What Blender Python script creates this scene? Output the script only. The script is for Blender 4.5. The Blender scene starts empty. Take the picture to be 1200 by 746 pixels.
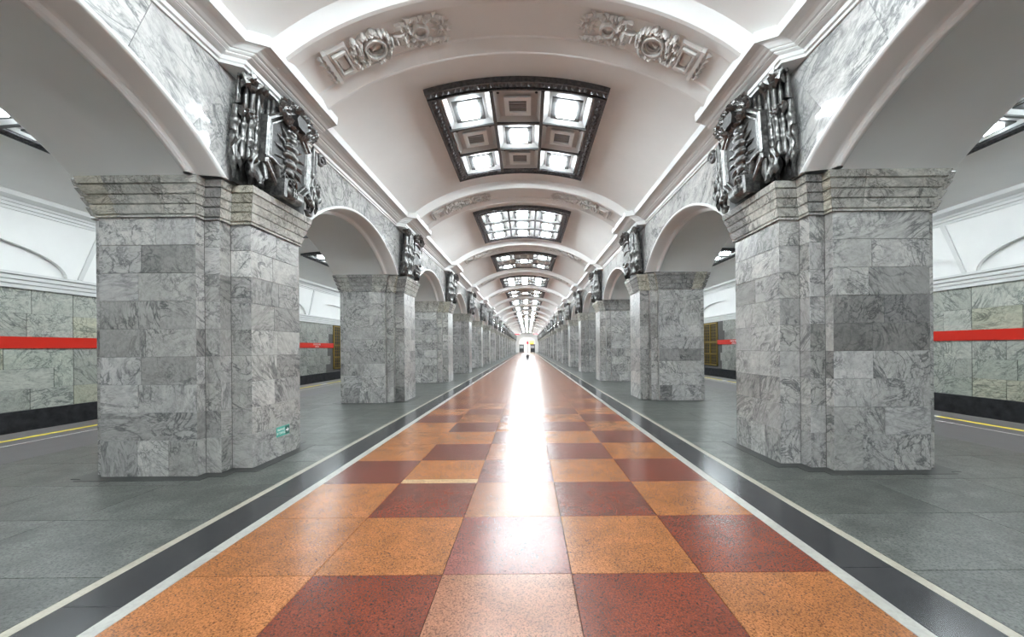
import bpy, math, random
from mathutils import Vector, Matrix
PI = math.pi
S = 1.6                      # camera height in metres; all layout numbers below are multiples of it
sc = bpy.context.scene
col = sc.collection
rnd = random.Random(7)

# ------------------------------------------------------------------ camera, world, exposure
F_PX = 446.0
cam_d = bpy.data.cameras.new('camera'); cam = bpy.data.objects.new('camera', cam_d); col.objects.link(cam)
cam_d.sensor_width = 36.0; cam_d.lens = F_PX / 1200 * 36.0
cam_d.shift_x = -18.3 / 1200; cam_d.shift_y = 34.0 / 1200
cam_d.clip_start = 0.05; cam_d.clip_end = 400
cam.matrix_world = Matrix.Translation((0.10 * S, 0, S)) @ Matrix.Rotation(PI / 2, 4, 'X') @ Matrix.Rotation(-0.0087, 4, 'Z')
sc.camera = cam
w = bpy.data.worlds.new('world'); sc.world = w; w.use_nodes = True
w.node_tree.nodes['Background'].inputs[0].default_value = (0.9, 0.95, 1, 1)
w.node_tree.nodes['Background'].inputs[1].default_value = 0.02
sc.view_settings.view_transform = 'Standard'; sc.view_settings.look = 'None'
sc.view_settings.gamma = 1.0; sc.view_settings.use_curve_mapping = False
sc.view_settings.exposure = 0.16
LAMP = 98.0                  # emission of the ceiling lamps
sc.cycles.max_bounces = 10; sc.cycles.diffuse_bounces = 7; sc.cycles.glossy_bounces = 4
sc.cycles.sample_clamp_indirect = 12.0

# ------------------------------------------------------------------ layout (multiples of S)
PITCH = 4.0                  # distance between pillars
Y0 = 3.56                    # first pillar centre
NP = 19                      # pillars per side
NB = 2                       # bays behind the camera
YB = Y0 - PITCH * NB - 2.0   # rear end wall
YE = Y0 + PITCH * (NP - 1) + 2.0
TILE = 0.572
ROW0 = 1.683                 # a joint line of the carpet
U_WALL, U_SIDE, U_TRACK = 2.30, 3.43, 8.93
Z_SPR, Z_TOP = 2.3585, 3.26   # arch springing, top of marble spandrels
ARC_R = 2.108; ARC_ZC = Z_SPR - 1.558; ARC_A = math.asin(1.42 / 2.108)
VA, VB, VZC = 2.5, 1.5, 2.64  # central vault: half ellipse, semi-axes and centre height
def ellipse_table(a, b):
    tab = [(0.0, 0.0)]; s_ = 0.0; n = 400; px, pz = 0.0, b
    for i in range(1, n + 1):
        t = 1.5 * i / n; x, z = a * math.sin(t), b * math.cos(t); s_ += math.hypot(x - px, z - pz); px, pz = x, z; tab.append((s_, t))
    return tab
VTAB = ellipse_table(VA, VB)
def vault_t(s_):
    q = abs(s_); i = min(len(VTAB) - 2, next((k for k in range(1, len(VTAB)) if VTAB[k][0] >= q), len(VTAB) - 1) - 1)
    (s0, t0), (s1, t1) = VTAB[i], VTAB[i + 1]
    return math.copysign(t0 + (t1 - t0) * (q - s0) / (s1 - s0), s_)
def vault_un(t, n):
    """point (u, z) at ellipse parameter t, n below the vault surface along its normal"""
    nx, nz = math.sin(t) / VA, math.cos(t) / VB; l = math.hypot(nx, nz)
    return (VA * math.sin(t) - n * nx / l, VZC + VB * math.cos(t) - n * nz / l)
SVR = 7.81; SVZ = 4.2 - SVR; SVU = (U_SIDE + U_TRACK) / 2

ORD = ['first', 'second', 'third', 'fourth', 'fifth', 'sixth', 'seventh', 'eighth', 'ninth', 'tenth', 'eleventh',
       'twelfth', 'thirteenth', 'fourteenth', 'fifteenth', 'sixteenth', 'seventeenth', 'eighteenth', 'nineteenth', 'twentieth']

# ------------------------------------------------------------------ materials
def mat(name):
    m = bpy.data.materials.new(name); m.use_nodes = True
    nt = m.node_tree; b = nt.nodes['Principled BSDF']
    return m, nt, b
def N(nt, t, **kw):
    n = nt.nodes.new(t)
    for k, v in kw.items():
        if hasattr(n, k): setattr(n, k, v)
        else: n.inputs[k].default_value = v
    return n
def L(nt, a, b): nt.links.new(a, b)
def ramp(nt, fac, stops):
    r = nt.nodes.new('ShaderNodeValToRGB'); e = r.color_ramp.elements
    while len(e) < len(stops): e.new(0.5)
    for i, (p, c) in enumerate(stops):
        e[i].position = p; e[i].color = c if len(c) == 4 else (*c, 1)
    L(nt, fac, r.inputs[0]); return r.outputs[0]
def mix(nt, f, a, b, mode='MIX'):
    m = nt.nodes.new('ShaderNodeMix'); m.data_type = 'RGBA'; m.blend_type = mode
    if isinstance(f, (int, float)): m.inputs[0].default_value = f
    else: L(nt, f, m.inputs[0])
    for s, v in ((6, a), (7, b)):
        if isinstance(v, tuple): m.inputs[s].default_value = v if len(v) == 4 else (*v, 1)
        else: L(nt, v, m.inputs[s])
    return m.outputs[2]
def plain(name, c, rough=0.5, metal=0.0, noise=0.0, scale=6.0, bump=0.0, coat=0.0):
    m, nt, b = mat(name)
    b.inputs['Roughness'].default_value = rough; b.inputs['Metallic'].default_value = metal
    b.inputs['Base Color'].default_value = (*c, 1)
    if coat: b.inputs['Specular IOR Level'].default_value = 0.36; b.inputs['Coat Weight'].default_value = coat; b.inputs['Coat Roughness'].default_value = 0.1
    if noise or bump:
        g = N(nt, 'ShaderNodeNewGeometry'); n = N(nt, 'ShaderNodeTexNoise', Scale=scale, Detail=6.0, Roughness=0.6)
        L(nt, g.outputs['Position'], n.inputs['Vector'])
        lo = tuple(x * (1 - noise) for x in c); hi = tuple(min(1, x * (1 + noise)) for x in c)
        if noise: L(nt, ramp(nt, n.outputs[0], [(0.3, lo), (0.7, hi)]), b.inputs['Base Color'])
        if bump:
            bp = N(nt, 'ShaderNodeBump', Strength=bump, Distance=0.01); L(nt, n.outputs[0], bp.inputs['Height']); L(nt, bp.outputs[0], b.inputs['Normal'])
    return m
def tile_coords(nt):
    """world position shifted and turned by a random amount for every slab"""
    g = N(nt, 'ShaderNodeNewGeometry'); oi = N(nt, 'ShaderNodeObjectInfo')
    off = N(nt, 'ShaderNodeVectorMath', operation='SCALE'); off.inputs[0].default_value = (37.0, 19.0, 53.0)
    L(nt, oi.outputs['Random'], off.inputs['Scale'])
    add = N(nt, 'ShaderNodeVectorMath', operation='ADD'); L(nt, g.outputs['Position'], add.inputs[0]); L(nt, off.outputs[0], add.inputs[1])
    rot = N(nt, 'ShaderNodeVectorRotate', rotation_type='EULER_XYZ')
    rv = N(nt, 'ShaderNodeVectorMath', operation='SCALE'); rv.inputs[0].default_value = (9.0, 5.0, 7.0); L(nt, oi.outputs['Random'], rv.inputs['Scale'])
    L(nt, add.outputs[0], rot.inputs['Vector']); L(nt, rv.outputs[0], rot.inputs['Rotation'])
    return rot.outputs[0], oi
def marble(name, light, mid, dark, rough, scale=1.0, vein=0.8, joint=None):
    m, nt, b = mat(name)
    v, oi = tile_coords(nt)
    mp = N(nt, 'ShaderNodeMapping'); mp.inputs['Scale'].default_value = (1.0, 0.38, 1.0); L(nt, v, mp.inputs['Vector'])
    n1 = N(nt, 'ShaderNodeTexNoise', Scale=2.2 * scale, Detail=9.0, Roughness=0.62, Distortion=1.3); L(nt, mp.outputs[0], n1.inputs['Vector'])
    base = ramp(nt, n1.outputs[0], [(0.25, mid), (0.5, tuple((a + c) / 2 for a, c in zip(light, mid))), (0.7, light)])
    def veins(s, wd, dist):
        n = N(nt, 'ShaderNodeTexNoise', Scale=s * scale, Detail=7.0, Roughness=0.6, Distortion=dist); L(nt, mp.outputs[0], n.inputs['Vector'])
        a = N(nt, 'ShaderNodeMath', operation='SUBTRACT'); L(nt, n.outputs[0], a.inputs[0]); a.inputs[1].default_value = 0.5
        ab = N(nt, 'ShaderNodeMath', operation='ABSOLUTE'); L(nt, a.outputs[0], ab.inputs[0])
        return ramp(nt, ab.outputs[0], [(0.0, (1, 1, 1)), (wd, (0, 0, 0))])
    msk = N(nt, 'ShaderNodeTexNoise', Scale=1.1 * scale, Detail=3.0); L(nt, v, msk.inputs['Vector'])
    mk = ramp(nt, msk.outputs[0], [(0.36, (0.15,) * 3), (0.56, (1,) * 3)])
    v1 = mix(nt, 1.0, veins(1.6, 0.035, 2.0), mk, 'MULTIPLY')
    v2 = mix(nt, 1.0, veins(5.0, 0.03, 1.0), mk, 'MULTIPLY')
    f1 = N(nt, 'ShaderNodeMath', operation='MULTIPLY'); L(nt, v1, f1.inputs[0]); f1.inputs[1].default_value = vein
    f2 = N(nt, 'ShaderNodeMath', operation='MULTIPLY'); L(nt, v2, f2.inputs[0]); f2.inputs[1].default_value = vein * 0.7
    gr = N(nt, 'ShaderNodeTexNoise', Scale=14.0 * scale, Detail=6.0, Roughness=0.75, Distortion=0.8); L(nt, mp.outputs[0], gr.inputs['Vector'])
    base = mix(nt, 1.0, base, ramp(nt, gr.outputs[0], [(0.34, (0.72,) * 3), (0.55, (1.05,) * 3)]), 'MULTIPLY')
    c = mix(nt, f1.outputs[0], base, dark); c = mix(nt, f2.outputs[0], c, dark)
    c = mix(nt, 1.0, c, oi.outputs['Color'], 'MULTIPLY')
    if joint:                       # masonry joints for surfaces too far away to build slab by slab
        g = N(nt, 'ShaderNodeNewGeometry'); sx = N(nt, 'ShaderNodeSeparateXYZ'); L(nt, g.outputs['Position'], sx.inputs[0])
        ad = N(nt, 'ShaderNodeMath', operation='ADD'); L(nt, sx.outputs[0], ad.inputs[0]); L(nt, sx.outputs[1], ad.inputs[1])
        cb = N(nt, 'ShaderNodeCombineXYZ'); L(nt, ad.outputs[0], cb.inputs[0]); L(nt, sx.outputs[2], cb.inputs[1])
        br = N(nt, 'ShaderNodeTexBrick'); br.inputs['Scale'].default_value = 1.0
        br.inputs['Brick Width'].default_value = joint[0]; br.inputs['Row Height'].default_value = joint[1]
        br.inputs['Mortar Size'].default_value = 0.004; br.inputs['Color1'].default_value = (0.72,) * 3 + (1,)
        br.inputs['Color2'].default_value = (1.06,) * 3 + (1,); br.inputs['Mortar'].default_value = (0.4,) * 3 + (1,)
        L(nt, cb.outputs[0], br.inputs['Vector']); c = mix(nt, 1.0, c, br.outputs[0], 'MULTIPLY')
    L(nt, c, b.inputs['Base Color']); b.inputs['Roughness'].default_value = rough
    return m
def granite(name, rough, contrast=0.55, scale=70.0, cloud=0.10, coat=0.0):
    """speckled stone; its tint is the slab's own object colour"""
    m, nt, b = mat(name)
    v, oi = tile_coords(nt)
    n1 = N(nt, 'ShaderNodeTexNoise', Scale=scale, Detail=3.0, Roughness=0.7); L(nt, v, n1.inputs['Vector'])
    sp = ramp(nt, n1.outputs[0], [(0.36, (1 - contrast,) * 3), (0.5, (1.0,) * 3), (0.66, (1 + contrast * 0.5,) * 3)])
    n2 = N(nt, 'ShaderNodeTexNoise', Scale=3.5, Detail=5.0, Distortion=0.6); L(nt, v, n2.inputs['Vector'])
    cl = ramp(nt, n2.outputs[0], [(0.32, (1 - cloud,) * 3), (0.68, (1 + cloud,) * 3)])
    c = mix(nt, 1.0, oi.outputs['Color'], sp, 'MULTIPLY'); c = mix(nt, 1.0, c, cl, 'MULTIPLY')
    L(nt, c, b.inputs['Base Color'])
    b.inputs['Roughness'].default_value = rough
    if coat: b.inputs['Coat Weight'].default_value = coat; b.inputs['Coat Roughness'].default_value = 0.2; b.inputs['Coat IOR'].default_value = 1.55
    return m
def emit(name, c, s):
    m, nt, b = mat(name)
    b.inputs['Base Color'].default_value = (*c, 1); b.inputs['Emission Color'].default_value = (*c, 1); b.inputs['Emission Strength'].default_value = s
    return m
M = {}
M['pillar'] = marble('grey_marble', (0.45, 0.435, 0.42), (0.29, 0.283, 0.275), (0.05, 0.053, 0.056), 0.3, 1.35, 0.85)
M['pillar_far'] = marble('grey_marble_courses', (0.45, 0.435, 0.42), (0.29, 0.283, 0.275), (0.05, 0.053, 0.056), 0.3, 1.35, 0.85, (0.62, 0.355))
M['spandrel'] = marble('white_marble', (0.57, 0.56, 0.545), (0.43, 0.425, 0.415), (0.10, 0.11, 0.115), 0.065, 0.9, 0.75)
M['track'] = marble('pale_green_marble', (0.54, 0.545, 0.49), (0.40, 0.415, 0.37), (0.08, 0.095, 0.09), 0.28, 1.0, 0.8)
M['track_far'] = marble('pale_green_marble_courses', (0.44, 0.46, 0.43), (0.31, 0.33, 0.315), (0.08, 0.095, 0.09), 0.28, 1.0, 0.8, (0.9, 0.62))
M['capital'] = marble('capital_marble', (0.66, 0.645, 0.605), (0.38, 0.375, 0.355), (0.09, 0.09, 0.085), 0.25, 2.2, 0.75)
M['plaster'] = plain('white_plaster', (0.87, 0.865, 0.85), 0.5, 0, 0.03, 0.8)
M['stucco'] = plain('stucco', (0.70, 0.675, 0.65), 0.7, 0, 0.08, 5.0)
M['cornice'] = plain('painted_cornice', (0.70, 0.70, 0.69), 0.4)
M['bronze'] = plain('dark_bronze', (0.15, 0.147, 0.143), 0.30, 0.85, 0.6, 22.0, 0.5)
M['bronze_dark'] = plain('blackened_bronze', (0.045, 0.043, 0.042), 0.45, 0.6, 0.6, 18.0, 0.4)
M['iron'] = plain('dark_iron', (0.10, 0.10, 0.105), 0.42, 0.6, 0.4, 20.0, 0.3)
M['mullion'] = plain('grey_metal', (0.06, 0.06, 0.06), 0.4, 0.3)
M['ring'] = plain('ring_metal', (0.06, 0.06, 0.06), 0.45, 0.2)
M['tray'] = plain('white_enamel', (0.42, 0.42, 0.415), 0.4)
M['tray_off'] = plain('grey_enamel', (0.55, 0.55, 0.545), 0.4)
M['ring_off'] = plain('white_ring_enamel', (0.8, 0.8, 0.79), 0.4)
M['louvre'] = plain('louvre_metal', (0.25, 0.25, 0.25), 0.4, 0.4)
M['lamp'] = emit('lamp_glass', (0.865, 0.96, 1.0), LAMP)
M['side_lamp'] = emit('side_lamp_glass', (0.865, 0.96, 1.0), LAMP * 0.5)
M['granite'] = granite('polished_granite', 0.27, 0.72, 90, 0.16, 0.08)
M['grey_granite'] = granite('grey_granite', 0.36, 0.95, 60, 0.42)
M['asphalt'] = granite('platform_granite', 0.35, 0.3, 90)
M['joint'] = plain('joint_grout', (0.10, 0.095, 0.09), 0.7)
M['white_stone'] = granite('white_stone', 0.3, 0.12, 30)
M['black_granite'] = plain('black_granite', (0.022, 0.022, 0.024), 0.2, 0, 0.5, 12.0)
M['shadow_paint'] = plain('base_shadow_paint', (0.022, 0.023, 0.022), 0.35, 0, 0.3, 8.0)  # near-black colour standing in for the shadow at the pillar feet
M['plinth'] = plain('black_plinth', (0.03, 0.03, 0.032), 0.3, 0, 0.7, 4.0)
M['red'] = plain('red_enamel', (0.66, 0.022, 0.010), 0.3)
M['yellow'] = plain('yellow_paint', (0.75, 0.60, 0.02), 0.5)
M['white_paint'] = plain('white_paint', (0.75, 0.75, 0.74), 0.5)
M['text'] = plain('white_lettering', (0.85, 0.85, 0.85), 0.5)
M['green'] = plain('green_sign_face', (0.09, 0.42, 0.33), 0.35)
M['dark_green'] = plain('dark_green_field', (0.008, 0.10, 0.08), 0.35)
M['gold'] = plain('gilt_metal', (0.36, 0.25, 0.06), 0.35, 0.7)
M['dark'] = plain('dark_panel', (0.035, 0.035, 0.038), 0.4)
M['rail'] = plain('dark_ballast', (0.05, 0.048, 0.045), 0.9)
M['steel'] = plain('brushed_steel', (0.45, 0.45, 0.46), 0.3, 0.9)
M['sign_red'] = plain('sign_red', (0.75, 0.06, 0.09), 0.35)
M['ad'] = emit('lit_poster', (0.45, 0.75, 0.12), 2.0)
M['ad2'] = emit('lit_poster_yellow', (0.9, 0.45, 0.03), 1.6)
M['porch'] = emit('lobby_lamp', (1, 0.99, 0.97), 6.0)

# ------------------------------------------------------------------ mesh helpers
class MB:
    def __init__(self): self.v = []; self.f = []; self.sm = []
    def quad_grid(self, rings, close_u=False, close_v=False, smooth=True, flip=False):
        """rings: list of equally long point lists"""
        o = len(self.v); n = len(rings[0]); m = len(rings)
        for r in rings: self.v += [tuple(p) for p in r]
        for i in range(m if close_v else m - 1):
            for j in range(n if close_u else n - 1):
                a = o + i * n + j; b = o + i * n + (j + 1) % n
                c = o + ((i + 1) % m) * n + (j + 1) % n; d = o + ((i + 1) % m) * n + j
                self.f.append((d, c, b, a) if flip else (a, b, c, d)); self.sm.append(smooth)
    def poly(self, pts, smooth=False):
        o = len(self.v); self.v += [tuple(p) for p in pts]; self.f.append(tuple(range(o, o + len(pts)))); self.sm.append(smooth)
    def box(self, x0, x1, y0, y1, z0, z1, tr=None):
        p = [(x0, y0, z0), (x1, y0, z0), (x1, y1, z0), (x0, y1, z0), (x0, y0, z1), (x1, y0, z1), (x1, y1, z1), (x0, y1, z1)]
        if tr: p = [tr(*q) for q in p]
        o = len(self.v); self.v += [tuple(q) for q in p]
        for f in ((0, 3, 2, 1), (4, 5, 6, 7), (0, 1, 5, 4), (1, 2, 6, 5), (2, 3, 7, 6), (3, 0, 4, 7)):
            self.f.append(tuple(o + i for i in f)); self.sm.append(False)
    def bevel_box(self, x0, x1, y0, y1, z0, z1, b, tr=None):
        """box whose +z face is chamfered by b"""
        lo = [(x0, y0), (x1, y0), (x1, y1), (x0, y1)]
        hi = [(x0 + b, y0 + b), (x1 - b, y0 + b), (x1 - b, y1 - b), (x0 + b, y1 - b)]
        rs = [[(x, y, z0) for x, y in lo], [(x, y, z1 - b) for x, y in lo], [(x, y, z1) for x, y in hi]]
        if tr: rs = [[tr(*q) for q in r] for r in rs]
        self.quad_grid(rs, close_u=True, smooth=False); self.poly(rs[2]); self.poly(rs[0][::-1])
    def prism(self, pts, d, tr):
        """extrude 2-D outline pts by d along the third axis, mapped by tr"""
        a = [tr(x, y, 0) for x, y in pts]; b = [tr(x, y, d) for x, y in pts]
        self.quad_grid([a, b], close_u=True, smooth=False); self.poly(a[::-1]); self.poly(b)
    def lathe(self, prof, n, tr, smooth=True):
        rs = [[tr(r * math.cos(2 * PI * k / n), r * math.sin(2 * PI * k / n), z) for k in range(n)] for r, z in prof]
        self.quad_grid(rs, close_u=True, smooth=smooth); self.poly(rs[0][::-1]); self.poly(rs[-1])
    def tube(self, path, rad, n=8, closed=False, smooth=True):
        P = [Vector(p) for p in path]; m = len(P); rs = []
        up = Vector((0.123, 0.31, 0.94))
        for i, p in enumerate(P):
            t = (P[(i + 1) % m] - P[i - 1]) if closed else (P[min(i + 1, m - 1)] - P[max(i - 1, 0)])
            t.normalize(); a = t.cross(up)
            if a.length < 1e-4: a = t.cross(Vector((1, 0, 0)))
            a.normalize(); b = t.cross(a); r = rad[i] if isinstance(rad, (list, tuple)) else rad
            rs.append([p + a * (r * math.cos(2 * PI * k / n)) + b * (r * math.sin(2 * PI * k / n)) for k in range(n)])
        self.quad_grid(rs, close_u=True, close_v=closed, smooth=smooth)
        if not closed: self.poly(rs[0][::-1]); self.poly(rs[-1])
    def blob(self, c, rx, ry, rz, tr=lambda x, y, z: (x, y, z), rot=0.0, n=8, m=4):
        ca, sa = math.cos(rot), math.sin(rot); rs = []
        for i in range(m + 1):
            ph = -PI / 2 + PI * (i * 0.98 + m * 0.01) / m; q = []
            for k in range(n):
                x = rx * math.cos(ph) * math.cos(2 * PI * k / n); y = ry * math.cos(ph) * math.sin(2 * PI * k / n); z = rz * math.sin(ph)
                q.append(tr(c[0] + x * ca - y * sa, c[1] + x * sa + y * ca, c[2] + z))
            rs.append(q)
        self.quad_grid(rs, close_u=True); self.poly(rs[0][::-1]); self.poly(rs[-1])
    def leaf(self, c, ln, wd, ht, ang, tr=lambda x, y, z: (x, y, z)):
        """pointed, ridged leaf lying in x-y, rising to ht along z"""
        ca, sa = math.cos(ang), math.sin(ang)
        def q(x, y, z): return tr(c[0] + x * ca - y * sa, c[1] + x * sa + y * ca, c[2] + z)
        pts = [q(-ln / 2, 0, 0), q(-ln * 0.1, wd / 2, ht * 0.3), q(ln / 2, 0, 0), q(-ln * 0.1, -wd / 2, ht * 0.3), q(-ln * 0.05, 0, ht)]
        o = len(self.v); self.v += pts
        for f in ((0, 4, 1), (1, 4, 2), (2, 4, 3), (3, 4, 0)):
            self.f.append(tuple(o + i for i in f[::-1])); self.sm.append(False)
    def mesh(self, name, mx=False):
        me = bpy.data.meshes.new(name)
        if mx: me.from_pydata([(-x, y, z) for x, y, z in self.v], [], [f[::-1] for f in self.f])
        else: me.from_pydata(self.v, [], self.f)
        me.polygons.foreach_set('use_smooth', self.sm); me.update()
        return me
    def build(self, name, m, parent=None, loc=(0, 0, 0), mx=False, color=None):
        me = self.mesh(name, mx); me.materials.append(M[m])
        return add(name, me, parent, loc, color)
def add(name, me, parent=None, loc=(0, 0, 0), color=None, rz=0.0):
    o = bpy.data.objects.new(name, me); col.objects.link(o); o.location = loc; o.parent = parent
    if rz: o.rotation_euler = (0, 0, rz)
    if color: o.color = (*color, 1)
    return o
def empty(name, loc): return add(name, None, None, loc)
def tag(o, label, cat, group=None):
    o['label'] = label; o['category'] = cat; o['kind'] = 'thing'
    if group: o['group'] = group
    return o
def struct(o, label=None):
    o['kind'] = 'structure'
    if label: o['label'] = label
    return o
def copy_tree(o, parent=None, loc=None):
    c = o.copy(); col.objects.link(c); c.parent = parent
    if loc is not None: c.location = loc
    for ch in list(o.children): copy_tree(ch, c)
    return c
def s3(*p): return tuple(S * x for x in p)
_cache = {}
def slab_mesh(name, m, lx, ly, lz, b=0.004):
    """box lx*ly*lz centred in x,y with top at z=0 and a chamfered top edge"""
    k = (name, m, round(lx, 3), round(ly, 3), round(lz, 3))
    if k not in _cache:
        mb = MB(); mb.bevel_box(-lx / 2, lx / 2, -ly / 2, ly / 2, -lz, 0, b)
        me = mb.mesh(name); me.materials.append(M[m]); _cache[k] = me
    return _cache[k]
def wall_slab_mesh(name, m, lx, lz, th, b=0.004):
    """upright slab, lx wide, lz tall; its chamfered outer face looks towards -y at y=0"""
    k = (name, m, 'w', round(lx, 3), round(lz, 3), round(th, 3))
    if k not in _cache:
        mb = MB(); mb.bevel_box(-lx / 2, lx / 2, -lz / 2, lz / 2, -th, 0, b, lambda x, y, z: (x, -z, y))
        me = mb.mesh(name); me.materials.append(M[m]); _cache[k] = me
    return _cache[k]

# ================================================================== FLOOR
def tone(c, d): k = 1 + rnd.uniform(-d, d); return tuple(x * k for x in c)
ORANGE, REDG, PINK = (0.275, 0.100, 0.030), (0.135, 0.029, 0.014), (0.225, 0.092, 0.05)
G = 0.004
# the floor bed under every slab
mb = MB(); mb.box(-5.3 * S, 5.3 * S, YB * S, YE * S, -0.2 * S, -0.03)
floor = struct(mb.build('floor', 'joint'))
fc = struct(MB().build('floor_carpet', 'granite', None), 'long checkered runner of orange and red polished granite')
mb = MB(); mb.box(-2.5 * TILE * S, 2.5 * TILE * S, YB * S, YE * S, -0.0299, -0.026); bed = mb.mesh('floor_carpet'); bed.materials.append(M['joint']); fc.data = bed
first_row = -2
def carpet_colour(r, c):
    over = {(1, 0): ORANGE, (0, 2): PINK, (2, 2): PINK, (1, 2): (0.155, 0.046, 0.034), (3, 2): (0.165, 0.06, 0.045), (4, 2): PINK, (5, 0): ORANGE}
    if (r, c) in over: return over[(r, c)]
    return ORANGE if (r + c) % 2 == 0 else REDG
far = MB(); rows_built = 0
nrow = int((YE - ROW0) / TILE) + 1
far_cols = []
for r in range(-4, nrow):
    y1 = (ROW0 + TILE * r) * S; y0 = y1 - TILE * S
    if y1 > YE * S: y1 = YE * S
    for c in range(5):
        x0 = (-2.5 + c) * TILE * S
        # r counts rows away from the camera, row 0 being the nearest whole row
        rr = r
        colr = tone(carpet_colour(rr, c), 0.10)
        if -2 <= r < 57:
            ya = y0
            if r == 3 and c == 1:
                ya = y0 + 0.085 * S
                o = add('floor_tile', slab_mesh('floor_tile', 'granite', TILE * S - G, 0.085 * S - G, 0.026), fc, (x0 + TILE * S / 2, y0 + 0.0425 * S, 0), (0.42, 0.27, 0.14))
            add('floor_tile', slab_mesh('floor_tile', 'granite', TILE * S - G, y1 - ya - G, 0.026, 0.002), fc, (x0 + TILE * S / 2, (ya + y1) / 2, 0), colr)
        else:
            far.box(x0 + G / 2, x0 + TILE * S - G / 2, y0 + G / 2, y1 - G / 2, -0.026, 0); far_cols.append(colr)
me = far.mesh('far_floor_tiles')
at = me.color_attributes.new('tint', 'FLOAT_COLOR', 'CORNER')
buf = []
for p in me.polygons:
    cc = far_cols[p.index // 6]; buf += [*cc, 1.0] * p.loop_total
at.data.foreach_set('color', buf)
fm, nt, b = mat('polished_granite_far')
a_ = N(nt, 'ShaderNodeAttribute'); a_.attribute_name = 'tint'; L(nt, a_.outputs[0], b.inputs['Base Color']); b.inputs['Roughness'].default_value = 0.27; b.inputs['Specular IOR Level'].default_value = 0.36; b.inputs['Coat Weight'].default_value = 0.08; b.inputs['Coat Roughness'].default_value = 0.2; b.inputs['Coat IOR'].default_value = 1.55
me.materials.append(fm); o = add('far_floor_tile', me, fc); o['kind'] = 'stuff'
# borders: white strip, black band, thin white strip; then grey slabs
BX = [(1.43, 1.495, 'white_strip', 'white_stone', (0.33, 0.32, 0.29)), (1.495, 1.735, 'black_slab', 'black_granite', None), (1.735, 1.785, 'white_strip', 'white_stone', (0.30, 0.275, 0.22))]
for sx, side in ((-1, 'left'), (1, 'right')):
    bmesh_ = MB(); bmesh_.box(*sorted((sx * 1.43 * S, sx * 1.785 * S)), YB * S, YE * S, -0.0299, -0.026)
    bd = struct(bmesh_.build('floor_border_' + side, 'joint'), 'black granite band between two white strips on the %s of the runner' % side)
    for u0, u1, nm, m, c in BX:
        ln = (1.1 if nm == 'black_slab' else 1.3); y = -0.6 + 0.11 * sx
        while y < YE:
            L_ = ln if y < 30 else 8.0
            y1 = min(y + L_, YE)
            add(nm, slab_mesh(nm, m, (u1 - u0) * S - 0.002, (y1 - y) * S - 0.003, 0.026, 0.0015), bd, (sx * (u0 + u1) / 2 * S, (y + y1) / 2 * S, 0), tone(c, 0.08) if c else None)
            y = y1
        mb = MB(); mb.box(*sorted((sx * u0 * S, sx * u1 * S)), YB * S, (-0.6 + 0.11 * sx) * S, -0.026, 0); mb.build(nm, m, bd, color=c)
    # platform of grey slabs
    mb = MB(); mb.box(*sorted((sx * 1.785 * S, sx * 6.25 * S)), YB * S, YE * S, -0.7 * S, -0.031)
    pf = struct(mb.build('floor_platform_' + side, 'asphalt', color=(0.16, 0.16, 0.165)), 'grey granite platform floor beyond the runner on the %s' % side)
    for r in range(-1, 36):
        y1 = ROW0 + TILE * r; y0 = y1 - TILE; u = 1.785; k = 0
        ws = [0.62 + 0.3 * ((r * 7 + i * 3) % 4) / 3 for i in range(8)]
        while u < 4.6:
            u1 = min(u + ws[k], 4.6)
            if 4.6 - u1 < 0.2: u1 = 4.6
            g = rnd.uniform(-0.012, 0.012)
            add('granite_slab', slab_mesh('granite_slab', 'grey_granite', (u1 - u) * S - 0.005, TILE * S - 0.005, 0.03, 0.0012), pf,
                (sx * (u + u1) / 2 * S, (y0 + y1) / 2 * S, 0), (0.071 + g, 0.075 + g, 0.067 + g))
            u = u1; k += 1
    mb = MB(); ye = (ROW0 + TILE * 35) * S
    mb.box(*sorted((sx * 1.785 * S, sx * 4.6 * S)), ye, YE * S, -0.03, 0); o = mb.build('far_granite_slab', 'grey_granite', pf, color=(0.071, 0.075, 0.067))
    mb = MB(); mb.box(*sorted((sx * 1.785 * S, sx * 4.6 * S)), YB * S, (ROW0 - 2 * TILE) * S, -0.03, 0); mb.build('far_granite_slab', 'grey_granite', pf, color=(0.071, 0.075, 0.067))
    mb = MB(); mb.box(*sorted((sx * 4.6 * S, sx * 6.25 * S)), YB * S, YE * S, -0.03, 0); mb.build('edge_paving', 'asphalt', pf, color=(0.07, 0.068, 0.074))
    # safety line: yellow dashes with white gaps, and a thin pale line inside it
    y = 0.0
    while y < 40:
        for a, b_, nm in ((0, 1.55, 'yellow_line'), (1.55, 1.85, 'white_dash')):
            mb = MB(); mb.box(sx * 5.76 * S - 0.06, sx * 5.76 * S + 0.06, (y + a) * S, (y + b_) * S, 0, 0.002)
            mb.build(nm, 'yellow' if 'y' == nm[0] else 'white_paint', pf)
        y += 1.85
    mb = MB(); mb.box(sx * 5.45 * S - 0.012, sx * 5.45 * S + 0.012, 0, 40 * S, 0, 0.0015); mb.build('thin_line', 'white_paint', pf)
    if sx > 0:
        mb = MB(); mb.box(sx * 5.62 * S - 0.03, sx * 5.62 * S + 0.03, 5.9 * S, 14 * S, 0, 0.002); mb.build('white_line', 'white_paint', pf)
    # track bed
    mb = MB(); mb.box(*sorted((sx * 6.25 * S, sx * (U_TRACK + 0.1) * S)), YB * S, YE * S, -0.9 * S, -0.75 * S); t = struct(mb.build('floor_track_' + side, 'rail'))
    for q in (6.9, 7.85):
        mb = MB(); mb.box(sx * q * S - 0.035, sx * q * S + 0.035, YB * S, YE * S, -0.75 * S, -0.65 * S); mb.build('rail', 'steel', t)

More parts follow.
